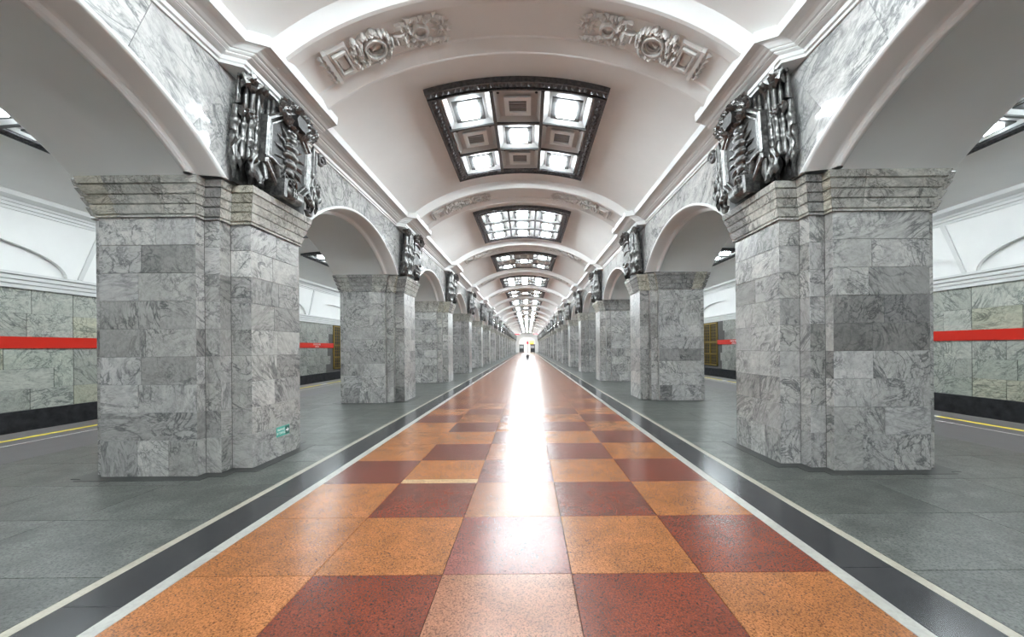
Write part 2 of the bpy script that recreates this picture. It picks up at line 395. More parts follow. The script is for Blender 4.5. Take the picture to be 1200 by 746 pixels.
# ================================================================== PILLARS
PLAN = [(2.235, -0.34), (2.405, -0.34), (2.405, -0.455), (2.53, -0.455), (2.53, -0.537), (3.30, -0.537), (3.30, -0.487), (3.38, -0.487),
        (3.38, 0.487), (3.30, 0.487), (3.30, 0.537), (2.53, 0.537), (2.53, 0.455), (2.405, 0.455), (2.405, 0.34), (2.235, 0.34)]
def offset_plan(o):
    n = len(PLAN); out = []
    for i in range(n):
        p, q, r = PLAN[i - 1], PLAN[i], PLAN[(i + 1) % n]
        def nrm(a, b):
            dx, dy = b[0] - a[0], b[1] - a[1]; l = math.hypot(dx, dy); return (dy / l, -dx / l)
        n1, n2 = nrm(p, q), nrm(q, r)
        out.append((q[0] + o * (n1[0] + n2[0]), q[1] + o * (n1[1] + n2[1])))
    return out
ROWS = [0.0, 0.285] + [0.285 + 0.222 * k for k in range(1, 9)]
CAP = [(0.0, 2.058), (0.016, 2.058), (0.018, 2.070), (0.000, 2.074), (0.000, 2.082), (0.018, 2.086), (0.038, 2.146), (0.014, 2.149), (0.014, 2.157), (0.034, 2.161), (0.058, 2.216), (0.034, 2.219), (0.034, 2.227),
       (0.054, 2.231), (0.080, 2.288), (0.054, 2.291), (0.054, 2.299), (0.080, 2.303), (0.092, 2.352), (0.084, 2.357)]
UC = 2.79          # pillar origin across the hall
def loc_u(u, sx): return sx * (u - UC) * S
def pillar_core(sx, inset, m, parent, name='core'):
    mb = MB(); pl = offset_plan(-inset)
    rs = [[(loc_u(u, sx), v * S, z) for u, v in pl] for z in (0.0, 2.06 * S)]
    mb.quad_grid(rs, close_u=True, smooth=False, flip=(sx < 0)); mb.poly(rs[1] if sx > 0 else rs[1][::-1])
    return mb.build(name, m, parent)
def cap_block(sx, i, t0, t1):
    """mesh of the capital over plan edge i between fractions t0..t1, following the stepped profile"""
    rs = []
    for o, z in CAP:
        pl = offset_plan(o); a, b = pl[i], pl[(i + 1) % len(pl)]
        rs.append([(loc_u(a[0] + (b[0] - a[0]) * t, sx), (a[1] + (b[1] - a[1]) * t) * S, z * S) for t in (t0, t1)])
    pl = offset_plan(-0.05); a, b = pl[i], pl[(i + 1) % len(pl)]
    back = [(a[0] + (b[0] - a[0]) * t, a[1] + (b[1] - a[1]) * t) for t in (t0, t1)]
    rs.append([(loc_u(u, sx), v * S, 2.357 * S) for u, v in back])
    mb = MB(); mb.quad_grid(rs, smooth=False, flip=(sx < 0))
    e0 = [r[0] for r in rs] + [(loc_u(back[0][0], sx), back[0][1] * S, 2.058 * S)]; e1 = [r[1] for r in rs] + [(loc_u(back[1][0], sx), back[1][1] * S, 2.058 * S)]
    mb.poly(e0 if sx < 0 else e0[::-1]); mb.poly(e1[::-1] if sx < 0 else e1)
    return mb
def full_cap_mesh(sx):
    k = ('cap', sx)
    if k not in _cache:
        mb = MB(); rs = [[(loc_u(u, sx), v * S, z * S) for u, v in offset_plan(o)] for o, z in CAP]
        mb.quad_grid(rs, close_u=True, smooth=False, flip=(sx < 0)); mb.poly(rs[-1] if sx > 0 else rs[-1][::-1])
        me = mb.mesh('capital'); me.materials.append(M['capital']); _cache[k] = me
    return _cache[k]
def core_cap_mesh(sx):
    mb = MB(); pl = offset_plan(-0.03)
    rs = [[(loc_u(u, sx), v * S, z * S) for u, v in pl] for z in (2.059, 2.353)]
    mb.quad_grid(rs, close_u=True, smooth=False, flip=(sx < 0)); mb.poly(rs[1] if sx > 0 else rs[1][::-1])
    return mb
FRONT = [15, 0, 1, 2, 3, 4, 5, 6, 14, 13, 12]     # plan edges one can see from the hall, tiled slab by slab
DARK = {(1, 0, 4): {4: 0.55, 5: 0.62}, (-1, 0, 4): {5: 0.85}, (1, 1, 4): {3: 0.75}}
def detailed_pillar(k, sx, root):
    rr = random.Random(100 * k + 7 * sx + 3)
    pillar_core(sx, 0.012, 'joint', root)
    for i in FRONT:
        a, b = PLAN[i], PLAN[(i + 1) % len(PLAN)]
        ln = math.hypot(b[0] - a[0], b[1] - a[1]); nx, ny = (b[1] - a[1]) / ln, -(b[0] - a[0]) / ln
        for j in range(len(ROWS) - 1):
            z0, z1 = ROWS[j], min(ROWS[j + 1], 2.058)
            if ln > 0.6:
                if j == 0: cuts = [0, 0.3, 0.62, 1] if i != 15 else [0, 0.36, 0.68, 1]
                elif rr.random() < 0.15: cuts = [0, 1]
                else: cuts = [0, rr.choice([0.4, 0.5, 0.58]) + rr.uniform(-0.03, 0.03), 1]
            else: cuts = [0, 1]
            for t0, t1 in zip(cuts, cuts[1:]):
                tn = rr.choice([1.0, 0.93, 0.86, 1.08, 0.8, 1.14, 1.0]) + rr.uniform(-0.06, 0.06)
                if rr.random() < 0.06: tn *= 0.66
                if rr.random() < 0.07: tn *= 1.2
                if ny > 0.5 or abs(ln - 0.115) < 0.05: tn *= 1.0
                tn *= DARK.get((sx, k, i), {}).get(j, 1.0)
                tm = (t0 + t1) / 2; cu, cv = a[0] + (b[0] - a[0]) * tm, a[1] + (b[1] - a[1]) * tm
                wx, wy = sx * nx, ny                      # outward normal in the world
                rz = math.atan2(wx, -wy)                  # slab's -y face turns to the normal
                o = add('marble_tile', wall_slab_mesh('marble_tile', 'pillar', (t1 - t0) * ln * S - 0.004, (z1 - z0) * S - 0.004, 0.018, 0.002), root,
                        (loc_u(cu, sx), cv * S, (z0 + z1) / 2 * S), (tn, tn, tn * rr.uniform(0.97, 1.0)), rz)
    cp = core_cap_mesh(sx).build('capital', 'capital', root)
    for i in range(len(PLAN)):
        a, b = PLAN[i], PLAN[(i + 1) % len(PLAN)]; ln = math.hypot(b[0] - a[0], b[1] - a[1])
        cuts = [0, 1] if ln < 0.5 else ([0, 0.3, 0.78, 1] if ln > 0.7 else [0, 0.42, 1])
        for t0, t1 in zip(cuts, cuts[1:]):
            y = rr.random()
            c = (1.0, 0.97, 0.87) if y < 0.25 else ((0.62, 0.62, 0.64) if y < 0.5 else (1.0, 1.0, 0.98))
            e = 0.0012 / (ln * 1.0)
            cap_block(sx, i, t0 + e, t1 - e).build('capital_block', 'capital', cp, color=tone(c, 0.1))
far_core = {}
for sx in (-1, 1):
    mb = MB(); rs = [[(loc_u(u, sx), v * S, z) for u, v in PLAN] for z in (0.0, 2.06 * S)]
    mb.quad_grid(rs, close_u=True, smooth=False, flip=(sx < 0)); me = mb.mesh('shaft'); me.materials.append(M['pillar_far']); far_core[sx] = me
for k in range(NP):
    for sx, side in ((-1, 'left'), (1, 'right')):
        root = empty('marble_pillar', (sx * UC * S, (Y0 + PITCH * k) * S, 0))
        lab = ('nearest' if k == 0 else (ORD[k] if k < NP - 1 else 'farthest')) + ' grey marble pillar from the front in the %s row' % side
        if k == 0: lab = 'nearest grey marble pillar on the %s, %s' % (side, 'with the green sign near its foot' if sx < 0 else 'with two dark courses of slabs')
        tag(root, lab, 'pillar', 'grey marble pillars along the hall')
        mb = MB(); mb.prism([(u, v) if sx > 0 else (u, v) for u, v in offset_plan(0.10)][::-1] if sx < 0 else offset_plan(0.10), 0.004, lambda a, b, c: (loc_u(a, sx), b * S, c)); mb.build('base_shadow', 'shadow_paint', root)  # thin dark plate paints the shadow bordering the pillar's foot
        if k < 3: detailed_pillar(k, sx, root)
        else:
            add('shaft', far_core[sx], root, color=tone((1, 1, 1), 0.12)); add('capital', full_cap_mesh(sx), root, color=tone((0.95, 0.95, 0.92), 0.12))

# ================================================================== ARCADE WALLS
def arc_pt(r, a): return (r * math.sin(a), ARC_ZC + r * math.cos(a))
def spandrel_panels():
    """list of outlines (v, z) around one arch, cut along radial joints"""
    R = ARC_R + 0.02; out = []
    def top(a):
        t = math.tan(a); x = (Z_TOP - ARC_ZC) * t
        if abs(x) <= 2.0: return (x, Z_TOP)
        return (math.copysign(2.0, a), ARC_ZC + 2.0 / abs(t))
    A = [math.radians(d) for d in (-42.4, -33, -20, -7, 7, 20, 33, 42.4)]
    for a0, a1 in zip(A, A[1:]):
        arc = [arc_pt(R, a0 + (a1 - a0) * i / 6) for i in range(7)]
        p0, p1 = top(a0), top(a1); o = arc + [p1]
        if p1[1] < Z_TOP - 1e-6 and p0[1] >= Z_TOP - 1e-6: o.append((2.0, Z_TOP))
        if p0[1] < Z_TOP - 1e-6 and p1[1] >= Z_TOP - 1e-6: o.append((-2.0, Z_TOP))
        o.append(p0); out.append(o)
    for s in (-1, 1):
        sp = arc_pt(R, s * A[-1]); o = [sp, (s * 2.0, sp[1]), (s * 2.0, top(s * A[-1])[1])]
        out.append(o if s > 0 else o[::-1])
    return out
PANELS = spandrel_panels()
def shrink(o, d):
    cx = sum(p[0] for p in o) / len(o); cz = sum(p[1] for p in o) / len(o)
    return [(p[0] - math.copysign(min(d, abs(p[0] - cx)), p[0] - cx), p[1] - math.copysign(min(d, abs(p[1] - cz)), p[1] - cz)) for p in o]
SOF = [(2.31, 0.035), (2.272, 0.035), (2.268, 0.012), (2.29, 0.0), (2.42, -0.018), (2.455, -0.022), (2.465, -0.05), (2.48, -0.062), (2.505, -0.062), (2.52, -0.05), (2.53, -0.02), (3.40, -0.02), (3.45, 0.0)]
walls = {}
for sx, side in ((-1, 'left'), (1, 'right')):
    # backing of the marble: set back behind the panels
    mb = MB()
    nbay = NP - 1 + NB
    for kb in range(-NB, NP):
        yc = (Y0 + 2.0 + PITCH * kb)
        n = 24
        if kb == NP - 1:
            yc0 = Y0 + PITCH * (NP - 1); mb.box(*sorted((sx * 2.32 * S, sx * 3.40 * S)), yc0 * S, YE * S, 2.36 * S, 3.9 * S); continue
        for (u, flip) in ((U_WALL + 0.02, sx < 0), (U_SIDE, sx > 0)):
            lo, hi = [], []
            R = ARC_R + 0.025
            zt = Z_TOP + 0.02 if u < 3 else 3.74
            vs = [(-2.0, Z_SPR)] + [arc_pt(R, -ARC_A + 2 * ARC_A * i / n) for i in range(n + 1)] + [(2.0, Z_SPR)]
            lo = [(sx * u * S, (yc + v) * S, z * S) for v, z in vs]; hi = [(sx * u * S, (yc + v) * S, zt * S) for v, z in vs]
            mb.quad_grid([lo, hi], smooth=False, flip=not flip)
    pe = MB(); pe.box(*sorted((sx * 2.32 * S, sx * 3.40 * S)), (YE - 1.3) * S, YE * S, 0, 2.36 * S); struct(pe.build('wall_stub_' + side, 'pillar_far'))
    wl = struct(mb.build('wall_' + side, 'plaster'), 'arcade wall with wide arches above the pillars on the %s' % side)
    walls[sx] = wl
    pm = []
    for o in PANELS:
        q = shrink(o, 0.0018); m_ = MB()
        m_.prism(q, 0.03 * S, lambda a, b, c, sx=sx: (sx * ((U_WALL + 0.03) * S - c), a * S, b * S))
        if sx > 0: m_.f = [f[::-1] for f in m_.f]
        me = m_.mesh('marble_panel'); me.materials.append(M['spandrel']); pm.append(me)
    m_ = MB(); n = 32
    rs = []
    for u, dr in SOF:
        am = math.acos((2.358 - ARC_ZC) / (ARC_R + dr))
        rs.append([(sx * u * S, arc_pt(ARC_R + dr, -am + 2 * am * i / n)[0] * S, arc_pt(ARC_R + dr, -am + 2 * am * i / n)[1] * S) for i in range(n + 1)])
    m_.quad_grid(rs[:10], smooth=False, flip=(sx > 0)); arch_me = m_.mesh('archivolt'); arch_me.materials.append(M['cornice'])
    m_ = MB(); m_.quad_grid(rs[9:], smooth=False, flip=(sx > 0)); sof_me = m_.mesh('arch_soffit'); sof_me.materials.append(M['plaster'])
    for me_ in (arch_me, sof_me):
        for p in me_.polygons: p.use_smooth = abs(p.normal.x) < 0.5
    for kb in range(-NB, NP - 1):
        y = (Y0 + 2.0 + PITCH * kb) * S
        for me in pm: add('marble_panel', me, wl, (0, y, 0), tone((1, 1, 1), 0.08))
        add('archivolt', arch_me, wl, (0, y, 0)); add('arch_soffit', sof_me, wl, (0, y, 0))
    for kb in range(1, NB + 1):       # piers behind the photographer carry the arches there
        pr_ = struct(add('trim_pier_%s_%d' % (side, kb), far_core[sx], None, (sx * UC * S, (Y0 - PITCH * kb) * S, 0))); add('capital', full_cap_mesh(sx), pr_)
    # cornice swept along the wall, breaking forward over every pillar
    PR = [(2.32, 3.245, 0), (2.285, 3.245, 1), (2.285, 3.268, 1), (2.27, 3.275, 1), (2.265, 3.305, 1), (2.245, 3.312, 1), (2.225, 3.322, 1), (2.23, 3.332, 1), (2.21, 3.336, 1),
          (2.195, 3.347, 1), (2.20, 3.357, 1), (2.18, 3.362, 1), (2.16, 3.378, 1), (2.13, 3.393, 1), (2.095, 3.402, 1), (2.07, 3.404, 1), (2.062, 3.485, 1), (2.08, 3.497, 1), (2.30, 3.51, 0)]
    path = [(YB, 0)]
    for k in range(-NB, NP):
        yc = Y0 + PITCH * k
        path += [(yc - 0.60, 0), (yc - 0.53, 0.145), (yc + 0.53, 0.145), (yc + 0.60, 0)]
    path.append((YE, 0))
    mb = MB(); mb.quad_grid([[(sx * (u - off * fl) * S, y * S, z * S) for u, z, fl in PR] for y, off in path], smooth=False, flip=(sx < 0))
    struct(mb.build('trim_cornice_' + side, 'cornice'), 'white moulded cornice stepping forward over each pillar on the %s' % side)

# ================================================================== CENTRAL VAULT
def vault_pt(n, t, y):
    u, z = vault_un(t, n); return (u * S, y * S, z * S)
AV = math.asin(2.22 / VA); NA = 48
mb = MB(); rs = [[vault_pt(0, -AV + 2 * AV * i / NA, y) for i in range(NA + 1)] for y in (YB, YE)]
mb.quad_grid(rs, smooth=True, flip=True)
ceiling = struct(mb.build('ceiling', 'plaster'), 'white plaster vault over the central hall')
RIB = [(-0.43, -0.005), (-0.355, 0.115), (-0.325, 0.12), (-0.19, 0.082), (-0.18, 0.07), (0.18, 0.07), (0.19, 0.082), (0.325, 0.12), (0.355, 0.115), (0.43, -0.005)]
AR = math.asin(2.08 / VA)
mb = MB(); mb.quad_grid([[vault_pt(r, -AR + 2 * AR * i / NA, v) for i in range(NA + 1)] for v, r in RIB], smooth=False, flip=True)
rib_me = mb.mesh('rib'); rib_me.materials.append(M['plaster'])
for k in range(-NB, NP): add('rib', rib_me, ceiling, (0, (Y0 + PITCH * k) * S, 0))

# ================================================================== SIDE HALLS
SA = math.asin((U_TRACK - SVU) / SVR)
for sx, side in ((-1, 'left'), (1, 'right')):
    mb = MB(); rs = [[(sx * (SVU + SVR * math.sin(-SA + 2 * SA * i / 24)) * S, y * S, (SVZ + SVR * math.cos(-SA + 2 * SA * i / 24)) * S) for i in range(25)] for y in (YB, YE)]
    mb.quad_grid(rs, smooth=True, flip=(sx > 0)); cs = struct(mb.build('ceiling_' + side, 'plaster'), 'white plaster vault over the %s platform' % side)
    # track wall
    mb = MB(); mb.box(*sorted((sx * (U_TRACK + 0.012) * S, sx * (U_TRACK + 0.2) * S)), YB * S, YE * S, -0.9 * S, 3.9 * S)
    tw = struct(mb.build('wall_track_' + side, 'plaster'), 'marble faced wall with a red stripe across the %s track' % side)
    mb = MB(); mb.box(*sorted((sx * (U_TRACK + 0.013) * S, sx * (U_TRACK + 0.0) * S)), YB * S, YE * S, -0.05 * S, 2.135 * S); mb.build('joint_bed', 'joint', tw)
    xf = sx * (U_TRACK - 0.012) * S; rz = -sx * PI / 2
    def band(nm, m, z0, z1, out, y0=YB, y1=YE, parent=tw):
        b_ = MB(); b_.box(*sorted((sx * (U_TRACK + 0.005) * S, sx * (U_TRACK - out) * S)), y0 * S, y1 * S, z0 * S, z1 * S); return b_.build(nm, m, parent)
    band('plinth', 'plinth', -0.75, -0.045, 0.05)
    rr = random.Random(5 + sx)
    DOOR0, DOOR1 = 17.65, 19.05
    for j, (z0, z1) in enumerate(((-0.045, 0.325), (0.325, 0.695), (0.695, 1.065), (1.27, 1.69), (1.69, 2.13))):
        y = 3.55
        while y < 23.5:
            joint = 3.56 + PITCH * (math.floor((y - 3.56 + 1e-6) / PITCH) + 1)
            y1 = y + rr.choice([0.5, 0.62, 0.74, 0.85])
            if y1 > joint - 0.25: y1 = joint
            jt = 0.03 if y1 == joint else 0.004
            if not (y1 > DOOR0 and y < DOOR1 and True):
                t = rr.uniform(0.85, 1.12); yl = rr.choice([(1, 1, 1), (1, 1, 1), (1.03, 1.0, 0.88), (0.97, 1.0, 0.97)])
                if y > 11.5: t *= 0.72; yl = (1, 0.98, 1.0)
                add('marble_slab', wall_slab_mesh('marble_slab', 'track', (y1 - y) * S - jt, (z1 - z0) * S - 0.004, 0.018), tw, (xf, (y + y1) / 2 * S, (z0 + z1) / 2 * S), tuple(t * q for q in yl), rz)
            y = y1
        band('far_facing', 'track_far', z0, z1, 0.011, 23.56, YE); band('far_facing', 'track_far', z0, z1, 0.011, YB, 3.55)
    rs_ = band('red_stripe', 'red', 1.065, 1.27, 0.035, YB, DOOR0); band('red_stripe', 'red', 1.065, 1.27, 0.035, DOOR1, YE)
    # station name in white on the stripe
    for yy in (16.25,):
        for ln, dz in (('КИРОВСКИЙ', 0.035), ('ЗАВОД', -0.055)):
            cu = bpy.data.curves.new('lettering', 'FONT'); cu.body = ln; cu.size = 0.088 * S; cu.align_x = 'CENTER'; cu.align_y = 'CENTER'; cu.extrude = 0.002
            to = bpy.data.objects.new('lettering', cu); col.objects.link(to)
            dg = bpy.context.evaluated_depsgraph_get(); tm = bpy.data.meshes.new_from_object(to.evaluated_get(dg)); bpy.data.objects.remove(to)
            tm.materials.append(M['text']); t = add('lettering', tm, rs_, (sx * (U_TRACK - 0.037) * S, yy * S, (1.1675 + dz) * S)); t.rotation_euler = (PI / 2, 0, -sx * PI / 2)
    # stepped white moulding, upper frieze with blind lunettes, cornice
    prof = [(0.0, 2.13), (0.05, 2.13), (0.05, 2.19), (0.035, 2.195), (0.06, 2.21), (0.06, 2.265), (0.045, 2.27), (0.075, 2.285), (0.075, 2.345), (0.06, 2.35), (0.10, 2.365), (0.10, 2.41), (0.0, 2.425)]
    m_ = MB(); m_.quad_grid([[(sx * (U_TRACK - o) * S, y * S, z * S) for o, z in prof] for y in (YB, YE)], smooth=False, flip=(sx < 0))
    struct(m_.build('trim_moulding_' + side, 'cornice'), 'stepped white moulding above the marble slabs across the %s track' % side)
    prof = [(0.0, 3.48), (0.09, 3.48), (0.09, 3.53), (0.11, 3.54), (0.11, 3.59), (0.13, 3.60), (0.14, 3.64), (0.16, 3.65), (0.22, 3.70), (0.22, 3.80), (0.0, 3.83)]
    m_ = MB(); m_.quad_grid([[(sx * (U_TRACK - o) * S, y * S, z * S) for o, z in prof] for y in (YB, YE)], smooth=False, flip=(sx < 0))
    struct(m_.build('trim_upper_cornice_' + side, 'cornice'), 'white cornice under the %s platform vault' % side)
    m_ = MB(); n = 28; fr = 0.07
    X_ = lambda o, v, z: (sx * (U_TRACK - o) * S, v * S, z * S)
    arc = [(-1.86 * math.cos(PI * i / n), 2.42 + 0.60 * math.sin(PI * i / n)) for i in range(n + 1)]
    lo = [X_(fr, -2.0, 2.42)] + [X_(fr, v, z) for v, z in arc] + [X_(fr, 2.0, 2.42)]; hi = [X_(fr, -2.0, 3.5)] + [X_(fr, v, 3.5) for v, z in arc] + [X_(fr, 2.0, 3.5)]
    m_.quad_grid([lo, hi], smooth=False, flip=(sx > 0))
    m_.quad_grid([[X_(fr, v, z) for v, z in arc], [X_(0, v, z) for v, z in arc]], smooth=False, flip=(sx < 0))
    lun = m_.mesh('lunette'); lun.materials.append(M['plaster'])
    m_ = MB(); m_.prism([(0.02, 2.42), (0.10, 2.42), (0.50, 3.48), (0.40, 3.48)], 0.02 * S, lambda a, b, c: (sx * ((U_TRACK - 0.07) * S - c), a * S, b * S))
    if sx < 0: m_.f = [f[::-1] for f in m_.f]
    dg_me = m_.mesh('frieze_rib'); dg_me.materials.append(M['cornice'])
    for k in range(-NB, NP):
        add('lunette', lun, tw, (0, (Y0 + 2.0 + PITCH * k) * S, 0)) if k < NP - 1 else None
        add('frieze_rib', dg_me, tw, (0, (Y0 + PITCH * k) * S, 0))
    # gilt lattice gate in the track wall
    root = empty('lattice_gate', (sx * U_TRACK * S, (DOOR0 + DOOR1) / 2 * S, 0.08 * S))
    tag(root, 'gilt lattice gate in the marble wall across the %s track' % side, 'gate')
    W2, H2 = (DOOR1 - DOOR0) / 2 * S, 2.02 * S
    def gb(nm, y0, y1, z0, z1, t0, t1, m='gold'):
        b_ = MB(); b_.box(*sorted((-sx * t0, -sx * t1)), y0, y1, z0, z1); return b_.build(nm, m, root)
    gb('backing', -W2, W2, 0, H2, -0.015, 0.01, 'dark')
    for y in (-W2, W2 - 0.1, -0.05): gb('stile', y, y + 0.1, 0, H2, 0.01, 0.07)
    for z in (0, 0.8, 1.7, H2 - 0.1): gb('rail', -W2, W2, z, z + 0.1, 0.01, 0.07)
    for q in range(1, 9):
        y = -W2 + 2 * W2 * q / 9; gb('lattice_bar', y - 0.012, y + 0.012, 0.1, H2 - 0.1, 0.02, 0.05)
    for q in range(1, 14):
        z = H2 * q / 14; gb('lattice_bar', -W2, W2, z - 0.012, z + 0.012, 0.02, 0.05)

# ================================================================== END WALLS
def arch_wall(name, y, hw, ht, m, lab):
    """wall across the hall at y with an arched opening"""
    mb = MB(); n = 20
    o = [(hw * math.cos(PI * i / n), ht - hw * 0.45 + hw * 0.45 * math.sin(PI * i / n)) for i in range(n + 1)]
    pts = [(-9.0, 0), (-hw, 0)] + o[::-1] + [(hw, 0), (9.0, 0), (9.0, 4.4), (-9.0, 4.4)]
    mb.prism(pts, 0.2 * S, lambda a, b, c: (a * S, y * S + 0.2 * S - c, b * S)); return struct(mb.build(name, m), lab)
arch_wall('wall_end', YE, 1.65, 3.07, 'plaster', 'far end wall with an arched exit')
mb = MB(); mb.box(-9 * S, 9 * S, (YB - 0.1) * S, YB * S, -S, 4.4 * S); struct(mb.build('wall_back', 'plaster'), 'end wall behind the photographer')
# lobby beyond the far arch
mb = MB(); Y2 = YE + 9
mb.box(-2.2 * S, 2.2 * S, Y2 * S, (Y2 + .1) * S, 0, 3.6 * S); lob = struct(mb.build('wall_lobby', 'plaster'), 'bright lobby wall beyond the far arch')
for nm, bx in (('lobby_side', (-2.3, -2.2, YE + .2, Y2, 0, 3.6)), ('lobby_side', (2.2, 2.3, YE + .2, Y2, 0, 3.6)), ('lobby_ceiling', (-2.3, 2.3, YE + .2, Y2, 3.6, 3.7)), ('lobby_floor', (-2.3, 2.3, YE, Y2, -0.1, 0))):
    mb = MB(); mb.box(*[S * q for q in bx]); mb.build(nm, 'grey_granite' if 'floor' in nm else 'plaster', lob, color=(0.5, 0.5, 0.5) if 'floor' in nm else None)
mb = MB(); mb.box(-0.8 * S, 0.8 * S, (YE + 1) * S, (YE + 8) * S, 3.53 * S, 3.595 * S); tag(mb.build('lobby_light', 'porch'), 'bright ceiling light in the lobby beyond the far arch', 'light')
for sx, lab in ((-1, 'dark escalator booth left of the far exit'), (1, 'dark escalator booth right of the far exit under a green poster')):
    root = empty('escalator_booth', (sx * 1.15 * S, (YE + 2.0) * S, 0)); tag(root, lab, 'booth')
    for nm, m, bx in (('cabin', 'dark', (-0.48, 0.48, -0.4, 0.4, 0, 1.55)), ('roof', 'mullion', (-0.54, 0.54, -0.46, 0.46, 1.55, 1.65)), ('window', 'steel', (-0.36, 0.36, -0.42, -0.4, 0.85, 1.4)), ('skirting', 'mullion', (-0.5, 0.5, -0.43, 0.43, 0, 0.12))):
        mb = MB(); mb.box(*[S * q for q in bx]); mb.build(nm, m, root)
root = empty('lit_poster', (0.95 * S, (YE + 2.0) * S, 1.655 * S)); tag(root, 'green and yellow lit poster above the right booth at the far exit', 'poster')
for nm, m, bx in (('frame', 'dark', (-0.45, 0.45, -0.05, 0.05, 0, 0.75)), ('screen', 'ad', (-0.4, 0.4, -0.06, -0.05, 0.27, 0.7)), ('screen_strip', 'ad2', (-0.4, 0.4, -0.06, -0.05, 0.06, 0.25))):
    mb = MB(); mb.box(*[S * q for q in bx]); mb.build(nm, m, root)

# ================================================================== CEILING LIGHTS
def lamp_map(kind):
    """(along the arc, along the hall, below the vault) -> local point under the vault's crown"""
    if kind == 'centre':
        def tr(s, y, n):
            u, z = vault_un(vault_t(s), n); return (u * S, y * S, (z - VZC - VB) * S)
    else:
        def tr(s, y, n):
            a = s / SVR; r = (SVR - n) * S; return (r * math.sin(a), y * S, r * math.cos(a) - SVR * S)
    return tr
HW, HL, FW = 1.10, 1.16, 0.15
def curved_box(mb, tr, s0, s1, y0, y1, n0, n1, seg=1):
    rs = []
    for i in range(seg + 1):
        s = s0 + (s1 - s0) * i / seg
        rs.append([tr(s, y0, n0), tr(s, y0, n1), tr(s, y1, n1), tr(s, y1, n0)])
    mb.quad_grid(rs, close_u=True, smooth=False, flip=True); mb.poly(rs[0]); mb.poly(rs[-1][::-1])
def frame_side_mb(tr, s0, s1, y0, y1, along_s):
    mb = MB(); seg = 16 if along_s else 1
    curved_box(mb, tr, s0, s1, y0, y1, -0.02, 0.045, seg)
    # raised outer and inner fillets, and a row of leaf scallops between them
    if along_s:
        for a, b in ((y0, y0 + 0.022), (y1 - 0.022, y1)): curved_box(mb, tr, s0, s1, a, b, 0.045, 0.066, seg)
        n = int((s1 - s0) / 0.075)
        for i in range(n):
            s = s0 + (s1 - s0) * (i + 0.5) / n
            mb.leaf((s, (y0 + y1) / 2, 0.046), 0.115, 0.07, 0.03, 0.9 if i % 2 else -0.9 + PI, tr)
    else:
        for a, b in ((s0, s0 + 0.022), (s1 - 0.022, s1)): curved_box(mb, tr, a, b, y0, y1, 0.045, 0.066)
        n = int((y1 - y0) / 0.075)
        for i in range(n):
            y = y0 + (y1 - y0) * (i + 0.5) / n
            mb.leaf(((s0 + s1) / 2, y, 0.046), 0.115, 0.07, 0.03, 0.7 if i % 2 else -0.7 + PI, tr)
    return mb
def make_lamp(kind, lit):
    """the parts of one coffered light as (name, material, mesh, subparts)"""
    tr = lamp_map(kind); out = []
    for sd in ((-HW, HW, -HL, -HL + FW, True), (-HW, HW, HL - FW, HL, True), (-HW, -HW + FW, -HL + FW, HL - FW, False), (HW - FW, HW, -HL + FW, HL - FW, False)):
        out.append(('frame_side', 'iron', frame_side_mb(tr, *sd), []))
    iw, il = (HW - FW) * 2 / 3, (HL - FW) * 2 / 3
    for q in (-0.5, 0.5):
        mb = MB(); curved_box(mb, tr, q * iw - 0.022, q * iw + 0.022, -HL + FW, HL - FW, 0, 0.08); out.append(('mullion', 'mullion', mb, []))
        mb = MB(); curved_box(mb, tr, -HW + FW, HW - FW, q * il - 0.018, q * il + 0.018, 0, 0.072, 12); out.append(('mullion', 'mullion', mb, []))
    for i in (-1, 0, 1):
        for j in (-1, 0, 1):
            on = lit(i, j); cs, cy = i * iw, j * il; a, b = iw / 2 - 0.022, il / 2 - 0.019
            mb = MB()      # tray with sloping sides
            k = 0.80; d0, d1 = (0.045, 0.004)
            r0 = [(-a, -b, d0), (a, -b, d0), (a, b, d0), (-a, b, d0)]
            r1 = [(-a * k, -b * k, d1), (a * k, -b * k, d1), (a * k, b * k, d1), (-a * k, b * k, d1)]
            rs = [[tr(cs + x, cy + y, n) for x, y, n in r] for r in (r0, r1)]
            mb.quad_grid(rs, close_u=True, smooth=False); mb.poly(rs[1])
            subs = []
            ro, ri = (0.66, 0.43) if on else (0.58, 0.38)
            if on:
                p = MB(); q_ = 0.41; curved_box(p, tr, cs - a * q_, cs + a * q_, cy - b * q_, cy + b * q_, 0.006, 0.078); subs.append(('light_panel', 'lamp', p))
            rg = MB()
            for x0, x1, y0, y1 in ((-ro, ro, -ro, -ri), (-ro, ro, ri, ro), (-ro, -ri, -ri, ri), (ri, ro, -ri, ri)):
                curved_box(rg, tr, cs + a * x0, cs + a * x1, cy + b * y0, cy + b * y1, 0.03, 0.05)
            subs.append(('ring', 'ring' if on else 'ring_off', rg))
            if not on:
                for q in range(5):
                    y = cy + b * ri * (-0.8 + 0.4 * q); sl = MB(); curved_box(sl, tr, cs - a * ri, cs + a * ri, y - 0.016, y + 0.016, 0.02, 0.032); subs.append(('louvre_slat', 'louvre', sl))
                for q in (-1, 1):
                    sl = MB(); sl.blob((cs + q * a * 0.8, cy - b * 0.86, 0.045), 0.02, 0.012, 0.012, tr); subs.append(('latch', 'iron', sl))
            out.append(('coffer', 'tray' if on else 'tray_off', mb, subs))
    return out
def lamp_proto(name, parts):
    root = empty(name, (0, 0, 0))
    for nm, m, mb, subs in parts:
        p = mb.build(nm, m, root)
        for sn, sm, smb in subs: smb.build(sn, sm, p)
    return root
